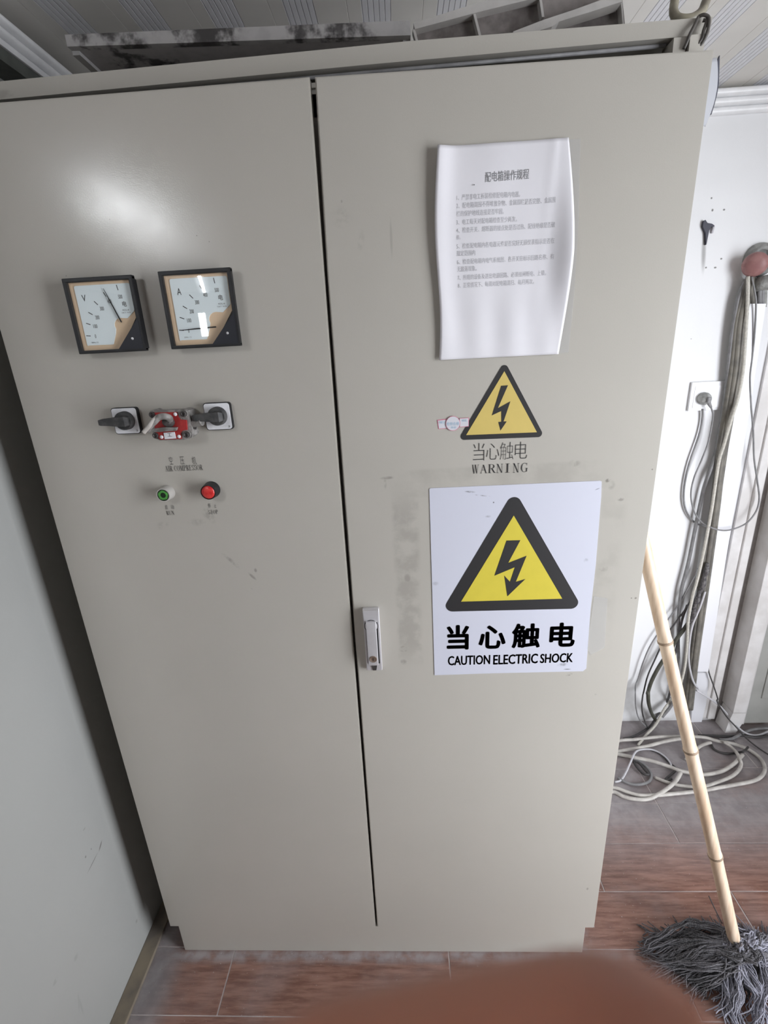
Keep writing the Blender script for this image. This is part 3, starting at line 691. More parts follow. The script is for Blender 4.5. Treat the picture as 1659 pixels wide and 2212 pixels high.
# ------------------------------------------------------------------ meters
def meter(x, z, s, unit, needle, label, dx, tilt):
    yf = -.020
    t = thing('panel_meter', label, 'meter', (x + s / 2, 0, z - s), 'square meters at the top of the left door')
    P = lambda u, v: (x + u * s, z - s + v * s)
    MB().box(x + .004, x + s - .004, yf + .006, -.0003, z - s + .004, z - .004, .001).build('case', M['black'], t)
    fr = MB(); b_ = .055
    fr.box(x, x + b_ * s, yf - .0019, yf + .008, z - s + .001, z - .001, .0012); fr.box(x + s * (1 - b_), x + s, yf - .0019, yf + .008, z - s + .001, z - .001, .0012)
    fr.box(x, x + s, yf - .002, yf + .008, z - .055 * s, z, .0012); fr.box(x, x + s, yf - .002, yf + .008, z - s, z - s + .045 * s, .0012)
    fr.build('bezel', M['black'], t)
    plate('mask', [P(.05, .04), P(.62, .04), P(.955, .50), P(.955, .955), P(.05, .955)], yf + .005, .001, M['beige'], t)
    def rr_(pts, r=.03, n=4):
        out = []
        m_ = len(pts)
        for i in range(m_):
            a, b, d = (Vector(pts[i-1]), Vector(pts[i]), Vector(pts[(i+1) % m_]))
            p0 = b + (a - b).normalized() * r; p1 = b + (d - b).normalized() * r
            for k in range(n + 1): q = k / n; out.append(tuple(p0 * (1-q)**2 + b * 2*q*(1-q) + p1 * q*q))
        return out
    hump = [(.70 - .11 * math.cos(a), .36 + .10 * math.sin(a)) for a in [math.radians(q) for q in range(-25, 91, 23)]]
    wp = rr_([(.125, .10), (.125, .905), (.925, .905), (.925, .54)]) 
    wp = wp + [(.80, .45)] + hump[::-1] + [(.585, .26), (.52, .115), (.50, .11)]
    plate('dial', [P(*q) for q in wp], yf + .004, .0008, M['dial'], t)
    plate('corner_cover', [P(.60, .035), P(.97, .035), P(.97, .445)], yf + .001, .0035, M['navy'], t)
    MB().lathe((*P(.84, .175)[:1], yf - .0026, P(.84, .175)[1]), (0, -1, 0), [(0, .0022), (.0008, .002), (.001, .001)], 14).build('screw', M['chrome'], t, True)
    mk = MB(); lt = MB(); pv = (.84, .175); yy = yf + .0030
    for val, ang in zip((0, 100, 200, 300, 400, 500), (174, 160, 147, 132, 116, 98)):
        a = math.radians(ang); ca, sa = math.cos(a), math.sin(a); r1, r0 = .70, .635
        if val == 500: r1, r0 = .72, .65
        w_ = .005
        mk.poly([Vector((P(pv[0] + r * ca - w_ * sg_ * sa, 0)[0], yy, P(0, pv[1] + r * sa + w_ * sg_ * ca)[1])) for r, sg_ in ((r0, -1), (r1, -1), (r1, 1), (r0, 1))])
        r2 = .565; cx, cz = P(pv[0] + r2 * ca, pv[1] + r2 * sa); ww = .058 * s if val else .018 * s
        fit(lt, text_mesh(str(val), .0), cx - ww / 2, cx + ww / 2, cz - .026 * s, cz + .026 * s, FLAT(yy))
    a = P(.235, .735); fit(mk, text_mesh(unit, .0), a[0] - .028 * s, a[0] + .028 * s, a[1] - .035 * s, a[1] + .05 * s, FLAT(yy)) if False else None
    mk.build('scale', M['ink'], t)['kind'] = 'stuff'; mk = MB(); fit(mk, text_mesh(unit, .0), a[0] - .028 * s, a[0] + .028 * s, a[1] - .035 * s, a[1] + .05 * s, FLAT(yy)); mk.build('unit_letter', M['ink'], t)
    for cx_, cz_, w_, h_, s_ in ((.80, .56, .10, .020, '42L6'), (.80, .525, .13, .016, 'GB/T 7676'), (.25, .15, .10, .018, '50Hz 1.5'), (.52, .15, .07, .016, '2003') if unit == 'A' else (.25, .15, .10, .018, '50Hz 1.5')):
        q = P(cx_, cz_); fit(lt, text_mesh(s_, -.005), q[0] - w_ * s / 2, q[0] + w_ * s / 2, q[1] - h_ * s / 2, q[1] + h_ * s / 2, FLAT(yy))
    q = P(.80, .64); fit(lt, text_mesh('电', .01), q[0] - .03 * s, q[0] + .03 * s, q[1] - .035 * s, q[1] + .035 * s, FLAT(yy))
    lt.build('numerals', M['ink_soft'], t)['kind'] = 'stuff'
    p0 = Vector((P(*needle[0])[0], yy - .0015, P(*needle[0])[1])); p1 = Vector((P(*needle[1])[0], yy - .0015, P(*needle[1])[1]))
    MB().tube([p0, p0.lerp(p1, .6), p1], [.0011, .0009, .0004], 6).build('needle', M['black'], t)
    gx0, gx1, gz0, gz1 = x + .053 * s, x + s * .947, z - s + .042 * s, z - .052 * s
    gp = [Vector((gx0, yf - .0012, gz0)), Vector((gx1, yf - .0012 + dx, gz0)), Vector((gx1, yf - .0012 + dx + tilt, gz1)), Vector((gx0, yf - .0012 + tilt, gz1))]
    MB().poly(gp).build('glass', M['glass'], t)
    return t
meter(.1446, 1.7175, .1170, 'V', ((.71, .40), (.55, .85)), 'left square meter marked V with its needle near 400', 0, 0)
meter(.3053, 1.7197, .1190, 'A', ((.68, .265), (.17, .245)), 'right square meter marked A with its needle at zero and lamp glare', 0, 0)

# ------------------------------------------------------------------ rotary switches
def rsq(cx, cz, h, r, y0, y1, mb):
    pts = []
    for sx, sz, a0 in ((1, 1, 0), (-1, 1, 90), (-1, -1, 180), (1, -1, 270)):
        for k in range(6): a = math.radians(a0 + 90 * k / 5); pts.append((cx + sx * (h - r) + r * math.cos(a), cz + sz * (h - r) + r * math.sin(a)))
    return mb.prism(pts, y0, y1)
def switch(x, z, s, label, num, dz):
    cx, cz = x + s / 2, z - s / 2
    t = thing('rotary_switch', label, 'switch', (cx, 0, cz), 'rotary switches under the meters')
    rsq(cx, cz, s / 2 + .0012, .005, -.0085, 0, MB()).build('base', M['black'], t, math.radians(40))
    rsq(cx, cz, s / 2, .0045, -.0095, -.0085, MB()).build('face_plate', M['silver'], t, math.radians(40))
    kx, kz = cx + .001, cz + .001
    MB().lathe((kx, -.0095, kz), (0, -1, 0), [(0, .0165), (.010, .0160), (.012, .0148), (.0121, .001)], 36).build('knob', M['black_matte'], t, math.radians(40))
    # lever: a tapered bar pointing left
    rings = []
    for q, hw, yy0, yy1 in ((.013, .0065, -.026, -.019), (.008, .0085, -.031, -.018), (-.004, .0078, -.032, -.018), (-.020, .0062, -.031, -.019), (-.036, .0052, -.030, -.0205), (-.040, .0042, -.0285, -.022)):
        X = kx + q; zc = kz + (q - .013) * dz
        rings.append([Vector((X, yy0, zc - hw)), Vector((X, yy0, zc + hw)), Vector((X, yy1, zc + hw * 1.15)), Vector((X, yy1, zc - hw * 1.15))])
    MB().loft(rings).build('lever', M['black_matte'], t)
    mk = MB(); fit(mk, text_mesh(num), cx + s * .36, cx + s * .42, cz - s * .44, cz - s * .36, FLAT(-.0100))
    mk.build('marks', M['ink_soft'], t)
switch(.1702, 1.5060, .0448, 'left rotary switch on silver square plate, black lever pointing left', '3', .0)
switch(.3390, 1.5070, .0458, 'right rotary switch on silver square plate, lever reaching the red device', '3', .0)

# ------------------------------------------------------------------ red plug lock between the switches
def cb(u, v, y): p = at(200 + u / 4.879, 840 + v / 4.879, 'y', y); return p
lk = thing('interlock_box', 'small red and grey cast box with bolts and bent tube between the two switches', 'device', cb(830, 390, 0))
fx = -.030
a = cb(628, 215, fx); b = cb(1085, 520, fx)
MB().box(a.x + .002, b.x - .004, fx + .003, 0, b.z + .004, a.z - .004, .003).build('housing', M['cast'], lk, math.radians(35))
plate('flange', [(p.x, p.z) for p in (cb(628, 228, fx), cb(905, 222, fx), cb(1005, 232, fx), cb(1012, 318, fx), cb(1018, 440, fx), cb(1048, 455, fx), cb(1042, 518, fx), cb(950, 540, fx), cb(700, 545, fx), cb(650, 510, fx), cb(622, 330, fx))], fx + .0055, .0035, M['cast'], lk)
plate('red_plate', [(p.x, p.z) for p in (cb(650, 250, fx), cb(885, 245, fx), cb(905, 300, fx), cb(925, 322, fx), cb(990, 330, fx), cb(998, 432, fx), cb(945, 440, fx), cb(930, 470, fx), cb(938, 527, fx), cb(712, 534, fx), cb(660, 470, fx))], fx + .002, .003, M['red'], lk)
for (u, v) in ((962, 262), (992, 482), (632, 272), (668, 490)):
    c = cb(u, v, fx)
    MB().lathe((c.x, 0, c.z), (0, -1, 0), [(0, .0078), (.027, .0074), (.0290, .0060)], 20).build('lug', M['cast'], lk, math.radians(40))
    MB().lathe((c.x, -.0295, c.z), (0, -1, 0), [(0, .0055), (.0035, .0052), (.0045, .0035), (.002, .002)], 16).build('bolt', M['cast_dark'], lk, math.radians(40))
for (u, v) in ((872, 267), (727, 507), (912, 502)):
    c = cb(u, v, fx - .001); MB().lathe(c, (0, -1, 0), [(0, .0033), (.001, .003), (.0014, .001)], 14).build('screw', M['silver'], lk, True)
plate('label_plate', [(p.x, p.z) for p in (cb(752, 462, fx), cb(868, 452, fx), cb(885, 520, fx), cb(765, 528, fx))], fx - .001, .0008, M['silver'], lk)
mk = MB(); p = cb(790, 465, fx); q = cb(845, 500, fx); fit(mk, text_mesh('工'), p.x, q.x, q.z, p.z, FLAT(fx - .0021)); mk.build('marks', M['ink_soft'], lk)
a = cb(620, 425, fx - .006); b = cb(888, 400, fx - .006)
MB().prism([(a.x, a.z), (cb(770, 400, fx - .006).x, cb(770, 402, fx - .006).z), (b.x, cb(885, 408, fx - .006).z), (cb(880, 440, fx - .006).x, cb(880, 440, fx - .006).z), (cb(640, 458, fx - .006).x, cb(640, 458, fx - .006).z)], fx - .008, fx - .001, .001).build('shelf_bracket', M['cast'], lk)
pts = [cb(800, 345, fx - .002), cb(810, 310, fx - .012), cb(760, 290, fx - .018), cb(700, 300, fx - .022), cb(650, 350, fx - .024), cb(600, 400, fx - .025), cb(575, 450, fx - .026)]
MB().tube(spline(pts, 6), lambda t: .0062 - .0016 * t, 14).build('bent_tube', M['cast'], lk, True)
pts = [cb(690, 290, fx - .022), cb(645, 330, fx - .026), cb(590, 400, fx - .029), cb(535, 462, fx - .031)]
MB().tube(spline(pts, 6), .0036, 10).build('cable_end', M['cable_pale'], lk, True)
MB().lathe(cb(820, 350, fx), (-.1, -1, .25), [(0, .0085), (.012, .0085), (.014, .007)], 22).build('knob', M['cast_dark'], lk, math.radians(40))
a = cb(1010, 380, -.016); b = cb(1130, 350, -.026)
MB().tube([a, a.lerp(b, .5), b + Vector((.004, 0, 0))], .0065, 14).build('side_nipple', M['cast'], lk, math.radians(50))
MB().lathe(a + Vector((.004, 0, 0)), (1, 0, .0), [(0, .0095), (.008, .0095)], 6).build('hex_nut', M['cast_dark'], lk)

# ------------------------------------------------------------------ push buttons
def button(base, front, r, label, kind):
    t = thing('push_button', label, 'button', base, 'push buttons below AIR COMPRESSOR')
    ax = Vector((0, -1, 0)); h = -front.y
    if kind == 'run':
        MB().lathe(base, ax, [(0, r * 1.10), (h * .35, r * 1.05), (h * .9, r), (h, r * .97), (h, r * .86), (h - .0015, r * .86)], 36).build('collar', M['white_ring'], t, math.radians(40))
        MB().lathe(base + ax * (h - .0012), ax, [(0, r * .86), (.0006, r * .86)], 36).build('well', M['darkgreen'], t)
        ring = MB(); rings = []
        for k in range(37):
            a = 2 * math.pi * k / 36; d = Vector((math.cos(a), 0, math.sin(a))); c = base + ax * (h - .0002); wob = 1 + .05 * math.sin(a * 5)
            rings.append([c + d * r * .70 * wob - ax * .0008, c + d * r * .70 * wob, c + d * r * .40, c + d * r * .40 - ax * .0008])
        ring.loft(rings, cap=False).build('lens_ring', M['green'], t)
    else:
        MB().lathe(base, ax, [(0, r * 1.12), (h * .4, r * 1.08), (h, r), (h + .0005, r * .93), (h - .001, r * .9)], 36).build('collar', M['black'], t, math.radians(40))
        MB().lathe(base + ax * (h - .0015), ax, [(0, r * .88), (.002, r * .86), (.0034, r * .7), (.0042, r * .4), (.0045, .0005)], 32).build('lens', M['red_button'], t, True)
bb = at(361, 1069, 'y', 0); fr = at(352, 1070, 'y', -.020); rb = .0130
button(Vector((fr.x, 0, fr.z)), Vector((fr.x, -.020, fr.z)), rb, 'green ringed push button above the word RUN', 'run')
fr = at(449.5, 1063.5, 'y', -.020); button(Vector((fr.x, 0, fr.z)), Vector((fr.x, -.020, fr.z)), .0142, 'red push button with black collar above the word STOP', 'stop')

# ------------------------------------------------------------------ door handle (part of the cabinet)
def ch(u, v, y=0): return at(740 + u / 11.06, 1280 + v / 11.06, 'y', y)
hx0, hx1, hz1, hz0 = ch(475, 400, -.008).x, ch(905, 400, -.008).x, ch(690, 385, -.008).z, ch(780, 1860, -.008).z
hw = .0335; cx = .6125
hb = MB().box(cx - hw / 2, cx + hw / 2, -.009, .0, hz0, hz1, .0022, 3)
hand = hb.build('door_handle', M['chrome'], cab, math.radians(35)); hand['label'] = 'chrome swing handle with lock'
top = MB().prism([(cx - hw/2 + .001, hz1 - .001), (cx + hw/2 - .001, hz1 - .001), (cx + hw/2 - .003, hz1 - .028), (cx - hw/2 + .003, hz1 - .028)], -.014, -.008, .002); top.build('hub', M['chrome'], hand, math.radians(35))
cc = ch(692, 800, -.014); 
rg = MB(); rings = []
for k in range(41):
    a = 2 * math.pi * k / 40; d = Vector((math.cos(a), 0, math.sin(a))); c = Vector((cx - .0005, -.0135, cc.z)); rings.append([c + d * .0142, c + d * .0142 + Vector((0, -.0012, 0)), c + d * .0132 + Vector((0, -.0012, 0)), c + d * .0132])
rg.loft(rings, cap=False).build('groove_ring', M['black'], hand)
MB().lathe((cx - .0005, -.009, cc.z), (0, -1, 0), [(0, .0132), (.0052, .0132), (.0058, .012)], 36).build('hub_disc', M['chrome'], hand, math.radians(40))
lz1, lz0 = ch(680, 715, -.02).z, ch(755, 1745, -.02).z
MB().box(cx - .0125, cx + .0125, -.0104, -.0088, lz0 - .002, lz1 + .003, .0005).build('lever_recess', M['black'], hand)
MB().box(cx - .0108, cx + .0098, -.0205, -.0098, lz0, lz1, .0015, 3).build('lever', M['chrome'], hand, math.radians(35))
lc = ch(745, 1595, -.021); MB().lathe((cx - .0002, -.0202, lc.z), (0, -1, 0), [(0, .0078), (.0012, .0078), (.0016, .0066), (.0012, .006), (.0012, .0005)], 28).build('lock_cylinder', M['brass'], hand, math.radians(40))
MB().box(cx - .0008, cx + .0004, -.0220, -.0212, lc.z - .0035, lc.z + .0035).build('keyhole', M['ink'], hand)
MB().prism([(cx - .007, lz0 - .001), (cx + .007, lz0 - .001), (cx + .004, hz0 + .002), (cx - .003, hz0 + .002)], -.0106, -.0088).build('catch', M['cast_dark'], hand)

# ------------------------------------------------------------------ things on and above the cabinet
tr = thing('stained_tray', 'long soot-stained grey metal tray lying on top of the cabinet at left', 'tray', (.4, .25, 2.0))
a = at(140, 76, 'y', .1); b = at(886, 42, 'y', .1)
z0t, z1t = 2.072, 2.0895
MB().prism([(a.x, z0t + .002), (b.x, z0t - .019), (b.x, z1t - .018), (a.x, z1t)], .1, .112, .001).build('front_flange', M['stained'], tr)
mb = MB(); A0 = Vector((a.x, .112, z0t + .003)); B0 = Vector((b.x, .112, z0t - .018)); A1 = Vector((a.x, .5, z0t + .003)); B1 = Vector((b.x, .5, z0t - .018)); up = Vector((0, 0, .004))
mb.loft([[A0, B0, B0 + up, A0 + up], [A1, B1, B1 + up, A1 + up]]); mb.build('bottom_panel', M['stained_under'], tr)
mb = MB()
for x_, zz in ((a.x, z0t - .004), (b.x - .012, z0t - .024)):
    MB().box(x_, x_ + .012, .112, .5, zz, zz + .006).build('side_flange', M['stained'], tr)
MB().box(a.x + .05, b.x - .05, .30, .48, 2.0005, z0t - .016).build('lamp_body', M['stained_under'], tr)

rk = thing('tilted_rack', 'dusty tilted rack with pale rails and dark mottled back on the cabinet top at right', 'rack', (.92, .2, 2.0))
def ck(u, v, y): return at(850 + u / 3.016, v / 3.016, 'y', y)
yk = .10
def kp(pts, y): return [(ck(u, v, y).x, ck(u, v, y).z) for u, v in pts]
MB().prism(kp([(150, 170), (560, 40), (790, -40), (1480, -40), (1500, 165), (1000, 215), (560, 245), (140, 285)], yk + .02), yk + .016, yk + .024).build('back_plate', M['rack_dark'], rk)
MB().prism(kp([(130, 150), (520, 28), (790, -52), (980, -80), (960, -20), (770, 25), (540, 82), (140, 190)], yk), yk, yk + .02, .001).build('rail', M['rack_rail'], rk)
MB().prism(kp([(780, 205), (980, 128), (1180, 62), (1350, 0), (1480, -46), (1490, 10), (1300, 72), (1080, 140), (1035, 172), (930, 205), (780, 222)], yk - .012), yk - .012, yk + .012, .001).build('rail', M['rack_rail'], rk)
for (u0, v0, u1, v1) in ((132, 190, 158, 285), (524, 78, 566, 240), (955, -30, 975, 110), (1018, 172, 1026, 200), (1482, -46, 1498, 165)):
    w_ = 8 if u0 < 1000 else 5
    MB().prism(kp([(u0 - w_, v0), (u0 + w_, v0), (u1 + w_, v1), (u1 - w_, v1)], yk + .002), yk + .002, yk + .018).build('divider', M['rack_rail'], rk)

hp = [at(1463, -30, 'y', .07), at(1457, 5, 'y', .07), at(1455, 25, 'y', .065), at(1462, 38, 'y', .06), at(1478, 42, 'y', .055), at(1498, 38, 'y', .055), at(1514, 26, 'y', .06), at(1523, 8, 'y', .065), at(1532, -25, 'y', .075), at(1520, -70, 'y', .09), at(1490, -90, 'y', .10), at(1468, -60, 'y', .09)]
hs = spline(hp + hp[:1], 8); dz = 2.014 - min(p.z for p in hs) + .0065
hs = [p + Vector((0, 0, max(dz, 0))) for p in hs]
tag(MB().tube(hs, .0062, 12, True).build('hose_loop', M['hoop'], smooth=True, org=(1.12, .06, 2.01)), 'loop of khaki hose standing on the right end of the cabinet top', 'hose')
wr_ = [at(1509, 36, 'y', .028), at(1500, 55, 'y', .024), at(1490, 75, 'y', .022), at(1484, 90, 'y', .022), at(1477, 106, 'y', .024)]
wr2 = [at(1509, 36, 'y', .028), at(1520, 32, 'y', .024), at(1531, 38, 'y', .022), at(1531, 55, 'y', .02), at(1525, 78, 'y', .02), at(1512, 100, 'y', .024), at(1503, 108, 'y', .026)]
wr3 = [at(1518, 44, 'y', .026), at(1526, 46, 'y', .024), at(1520, 66, 'y', .022), at(1516, 84, 'y', .022), at(1500, 104, 'y', .026)]
tw_ = thing('wire_tie', 'twisted grey wire wrapped round the top right corner of the cabinet', 'wire', at(1505, 70, 'y', .03))
for p in (wr_, wr2, wr3): MB().tube(spline(p, 6), .0023, 8).build('strand', M['wire'], tw_, True)

# label sheet curling off the right side of the cabinet
lb = thing('side_label', 'curled white label with dark edge on the right side of the cabinet near the top', 'label', (1.16, .06, 1.93))
mb = MB(); rows = 14; vs = []
for j in range(rows + 1):
    q = j / rows; u = 1540 + 0 * q; v = 128 + (274 - 128) * q
    e = at(1547 - 3 * q + 6 * math.sin(q * math.pi) - 22 * q * q, v, 'y', .055)
    vs += [Vector((1.1502, .03, e.z - .014)), Vector((1.153, .04, e.z - .006)), e + Vector((-.002, -.004, 0)), e]
mb.add(vs, [(j*4+i, j*4+i+1, (j+1)*4+i+1, (j+1)*4+i) for j in range(rows) for i in range(3)])
so = mb.build('sheet', simple('grey_label_sheet', (0.40, 0.405, 0.43), .5), lb, True); so.modifiers.new('t', 'SOLIDIFY').thickness = .0008
ed = [at(u, v, 'y', .062) for u, v in ((1555, 119), (1554, 150), (1553, 180), (1549, 205), (1543, 228), (1537, 247))]
mb = MB(); ed2 = [at(u, v, 'y', .06) for u, v in ((1555, 119), (1547, 140), (1548, 180), (1545, 205), (1537, 228), (1536, 247))]
mb.loft([[p, q, q + Vector((0, .004, 0)), p + Vector((0, .004, 0))] for p, q in zip(ed, ed2)]); mb.build('dark_edge', M['bluedark'], lb)

# ------------------------------------------------------------------ back wall things
p0 = at(1495, 826, 'y', YB - .008); p1 = at(1557, 885, 'y', YB - .008)
sx0, sx1, sz1, sz0 = p0.x, p1.x + .004, p0.z, p1.z
so = thing('wall_socket', 'white square wall socket with a grey plug in it on the back wall', 'socket', ((sx0 + sx1) / 2, YB, sz0))
MB().box(sx0, sx1, YB - .010, YB, sz0, sz1, .002).build('face_plate', M['socket'], so, math.radians(35))
MB().box(sx0 + .012, sx1 - .012, YB - .0112, YB - .0095, sz0 + .010, sz1 - .014, .0004).build('insert', M['socket'], so)
pc_ = at(1526, 862, 'y', YB - .03)
pg = thing('power_plug', 'round dusty grey power plug in the wall socket', 'plug', pc_)
MB().lathe((pc_.x, YB - .0105, pc_.z), (0, -1, 0), [(0, .021), (.012, .021), (.02, .018), (.030, .012), (.032, .004)], 28).build('body', M['plug'], pg, math.radians(50))
MB().box(pc_.x - .006, pc_.x + .006, YB - .05, YB - .028, pc_.z - .012, pc_.z + .008, .003).build('grip', M['cable_grey'], pg)
pe = at(1536, 880, 'y', YB - .035)
MB().tube([Vector((pc_.x + .003, YB - .036, pc_.z - .004)), pc_.lerp(pe, .6), pe], [.007, .006, .004], 10).build('strain_relief', M['cable_grey'], pg, True)
# dark fitting high on the wall
fp = at(1526, 487, 'y', YB - .01)
fi = thing('wall_plug_stub', 'small blue-black broken fitting with a drip stain on the white wall', 'fitting', (fp.x, YB, fp.z))
def cw(u, v, y=YB - .008): q = at(1380 + u / 3.688, 400 + v / 3.688, 'y', y); return (q.x, q.z)
MB().prism([cw(515, 285), cw(528, 277), cw(545, 302), cw(580, 308), (cw(600, 322)), cw(598, 332), cw(575, 332), cw(558, 360), cw(535, 475), cw(530, 380), cw(508, 332)], YB - .010, YB, .0012).build('stub', M['bluedark'], fi)
MB().tube([Vector((cw(596, 330)[0], YB - .008, cw(596, 330)[1])), Vector((cw(590, 380)[0], YB - .003, cw(590, 380)[1]))], .0035, 8).build('loose_end', M['cable_lilac'], fi)

# pipe sleeve with red cap
sv = at(1648, 560, 'y', YB - .02)
sl = thing('pipe_sleeve', 'grey mortared pipe sleeve in the wall above the hanging cables', 'pipe', (sv.x, YB, sv.z))
MB().lathe((sv.x, YB, sv.z), (-.15, -1, -.1), [(0, .050), (.015, .047), (.03, .040), (.032, .033), (.01, .030)], 28).build('collar', M['sleeve'], sl, True)
MB().lathe((sv.x + .012, YB - .02, sv.z - .055), (.05, -.3, -1), [(0, .030), (.03, .027), (.035, .018)], 20).build('elbow', M['sleeve'], sl, True)
rc = at(1632, 573, 'y', YB - .055)
tag(MB().lathe(rc + Vector((.012, .024, .008)), (-.45, -.85, -.25), [(0, .026), (.012, .034), (.024, .0345), (.034, .030), (.040, .022), (.043, .010), (.0435, .001)], 28).build('red_cap', M['pinkred'], smooth=True, org=rc), 'dull red round cap plugging the pipe sleeve above the hanging cables', 'cap')

# white trunking with an open top
tz = at(1636, 656, 'y', YB - .03).z
tA = at(1620, 656, 'y', YB - .035); tB = at(1655, 656, 'y', YB - .035); tC = at(1502, 1451, 'y', YB - .035); tD = at(1530, 1451, 'y', YB - .035)
tk = thing('cable_trunking', 'white plastic cable trunking running up the wall beside the hanging cables', 'trunking', (tC.x, YB, tC.z))
mbt = MB()
def q4(a, b, c, d, y0_, y1_): return MB().prism([(a.x, a.z), (b.x, b.z), (d.x, d.z), (c.x, c.z)], y0_, y1_, .001)
tE = at(1503, 1520, 'y', YB - .035)
q4(tA, tB, tC, tD, YB - .035, YB - .012).build('cover', M['trunk'], tk)
tt0 = at(1622, 602, 'y', YB - .012); tt1 = at(1656, 602, 'y', YB - .012); tt2 = at(1620, 658, 'y', YB - .012); tt3 = at(1657, 658, 'y', YB - .012)
q4(tt0, tt1, tt2, tt3, YB - .012, YB - .001).build('back_channel', M['hole'], tk)
wz = at(1620, 610, 'y', YB - .02)
for i, (u0, u1, mt) in enumerate(((1627, 1625, 'cable_dust'), (1641, 1640, 'cable_grey'), (1648, 1646, 'cable_grey'), (1653, 1650, 'sleeve'))):
    MB().tube([at(u0, 598, 'y', YB - .02), at((u0 + u1) / 2, 630, 'y', YB - .02), at(u1, 664, 'y', YB - .02)], .0075, 8).build('inner_cable', M[mt], tk, True)
lo = MB().prism([px(1500, 1451, YB - .004), px(1530, 1451, YB - .004), px(1523, 1518, YB - .004), px(1512, 1562, YB - .004), px(1490, 1562, YB - .004)], YB - .012, YB - .0005, .001)
lo.build('lower_channel', M['trunk'], tk)
for (u, v) in ((1512, 1485), (1519, 1478)):
    pass

# door and frame at the right edge
def strip(name, uv_top, uv_bot, y0_, y1_, mat, parent=None, z0_=0.0, z1_=2.15):
    """vertical board on the back wall between two x positions"""
    return MB().box(uv_top, uv_bot, y0_, y1_, z0_, z1_, .002).build(name, mat, parent)
dr = struct(MB().box(2.075, 2.44, YB - .035, YB - .004, .012, 2.02, .002).build('door_1', M['door_leaf']), 'grey door leaf at the right edge')
MB().box(2.13, 2.39, YB - .040, YB - .034, 1.05, 1.9, .004).build('panel', M['door_leaf'], dr); MB().box(2.13, 2.39, YB - .040, YB - .034, .14, .95, .004).build('panel', M['door_leaf'], dr)
hz = at(1656, 1190, 'y', YB - .05)
MB().box(hz.x - .004, hz.x + .05, YB - .052, YB - .034, hz.z - .045, hz.z + .035, .003).build('latch_plate', M['brass'], dr)
jb = MB(); jb.box(2.000, 2.052, YB - .075, YB, .101, 2.07, .003); jb.box(2.052, 2.075, YB - .05, YB, .02, 2.05, .002); jb.box(2.0525, 2.50, YB - .0745, YB, 2.03, 2.085, .003)
struct(jb.build('trim_5', M['door_frame']), 'dusty white door jamb')
js = MB().prism([(1.985, 0.0), (2.030, .0), (2.050, .055), (2.052, .1), (2.0, .1), (1.990, .05)], YB - .075, YB - .01); struct(js.build('trim_6', M['door_frame']), 'chipped foot of the door jamb')
ar = MB(); ar.box(1.905, 1.945, YB - .010, YB, .02, 2.084, .002); ar.box(1.945, 1.975, YB - .018, YB, .02, 2.084, .003); ar.box(1.905, 2.54, YB - .018, YB, 2.085, 2.13, .003)
struct(ar.build('trim_7', M['door_frame']), 'flat architrave boards beside the door')
struct(MB().box(1.975, 2.0, YB - .004, YB, 0, 2.09).build('trim_8', simple('shaded_gap', (0.36, 0.335, 0.32), .8, var=.2)), 'dark gap between architrave and jamb')  # shade of the recess is put into the strip's colour
struct(MB().box(2.052, 2.55, YB - .030, YB, 0, .012).box(2.5, 2.55, YB - .014, YB, 0, .1).build('baseboard_back', M['skirt_shaded']))

# ------------------------------------------------------------------ cables
def cable(pts, r, mat, label, group=None, n=8, name='cable', parent=None, rope=False):
    sp = spline(pts, 6); o = MB().tube(sp, r, n).build(name, M[mat], parent, True, org=None if parent else tuple(pts[-1]))
    if parent is None: tag(o, label, 'rope' if rope else 'cable', group)
    return o
W = lambda u, v, d=.03: at(u, v, 'y', YB - d)
def c1(u, v, d=.03): return at(1340 + u / 4.424, 1000 + v / 4.424, 'y', YB - d)
def Fz(u, v, z=.008): return at(1280 + u / 4.377, 1450 + v / 4.377, 'z', z)
def F2(u, v, z=.008): return at(1280 + u / 4.377, 1550 + v / 4.377, 'z', z)
g = 'cables hanging down the back wall'
# the taupe bundle: three jackets side by side
bd = thing('cable_bundle', 'thick taupe bundle of cables hanging from the pipe sleeve, taped near its foot', 'cable', W(1488, 1530, .03))
for k, (dx, dd, mt, rr_) in enumerate(((-7, .030, 'cable_dust', .0085), (1, .036, 'cable_dust', .0095), (8, .028, 'cable_dust', .0085))):
    P_ = [W(1620 + dx * .3, 598, dd), W(1610 + dx, 640, dd), W(1597 + dx, 700, dd), W(1587 + dx, 800, dd), W(1572 + dx, 900, dd), W(1556 + dx * .8, 1000, dd), W(1544 + dx * .8, 1100, dd), W(1529 + dx, 1200, dd), W(1515 + dx, 1300, dd), W(1502 + dx * .8, 1400, dd), W(1492 + dx * .8, 1480, dd), W(1486 + dx * .8, 1532, dd)]
    MB().tube(spline(P_, 6), rr_, 10).build('jacket', M[mt], bd, True)
rr = random.Random(3)
for (u0, v0, u1, v1) in ((1528, 1216, 1520, 1250), (1522, 1240, 1512, 1282), (1512, 1275, 1496, 1318), (1502, 1310, 1490, 1345)):
    MB().tube(spline([W(u0, v0, .047), W((u0 + u1) / 2 + 2, (v0 + v1) / 2, .050), W(u1, v1, .046)], 5), lambda t: .0105 * (1 - .5 * abs(2 * t - 1)), 8).build('tape_wrap', M['tape'], bd, True)
cable([W(1612, 604, .025), W(1596, 640, .028), W(1585, 700, .028), W(1577, 760, .026), W(1568, 850, .024), W(1556, 925, .022), W(1545, 985, .02), W(1525, 1000 + 40, .02), W(1517, 1068, .02), c1(720, 600, .02), c1(650, 950, .02), c1(580, 1230, .02), c1(556, 1500, .022), c1(553, 1700, .022), c1(560, 2000, .024), c1(548, 2120, .03), W(1452, 1520, .035), W(1430, 1549, .045)],
      .0062, 'cable_grey', 'thick grey cable hanging just left of the taupe bundle', g)
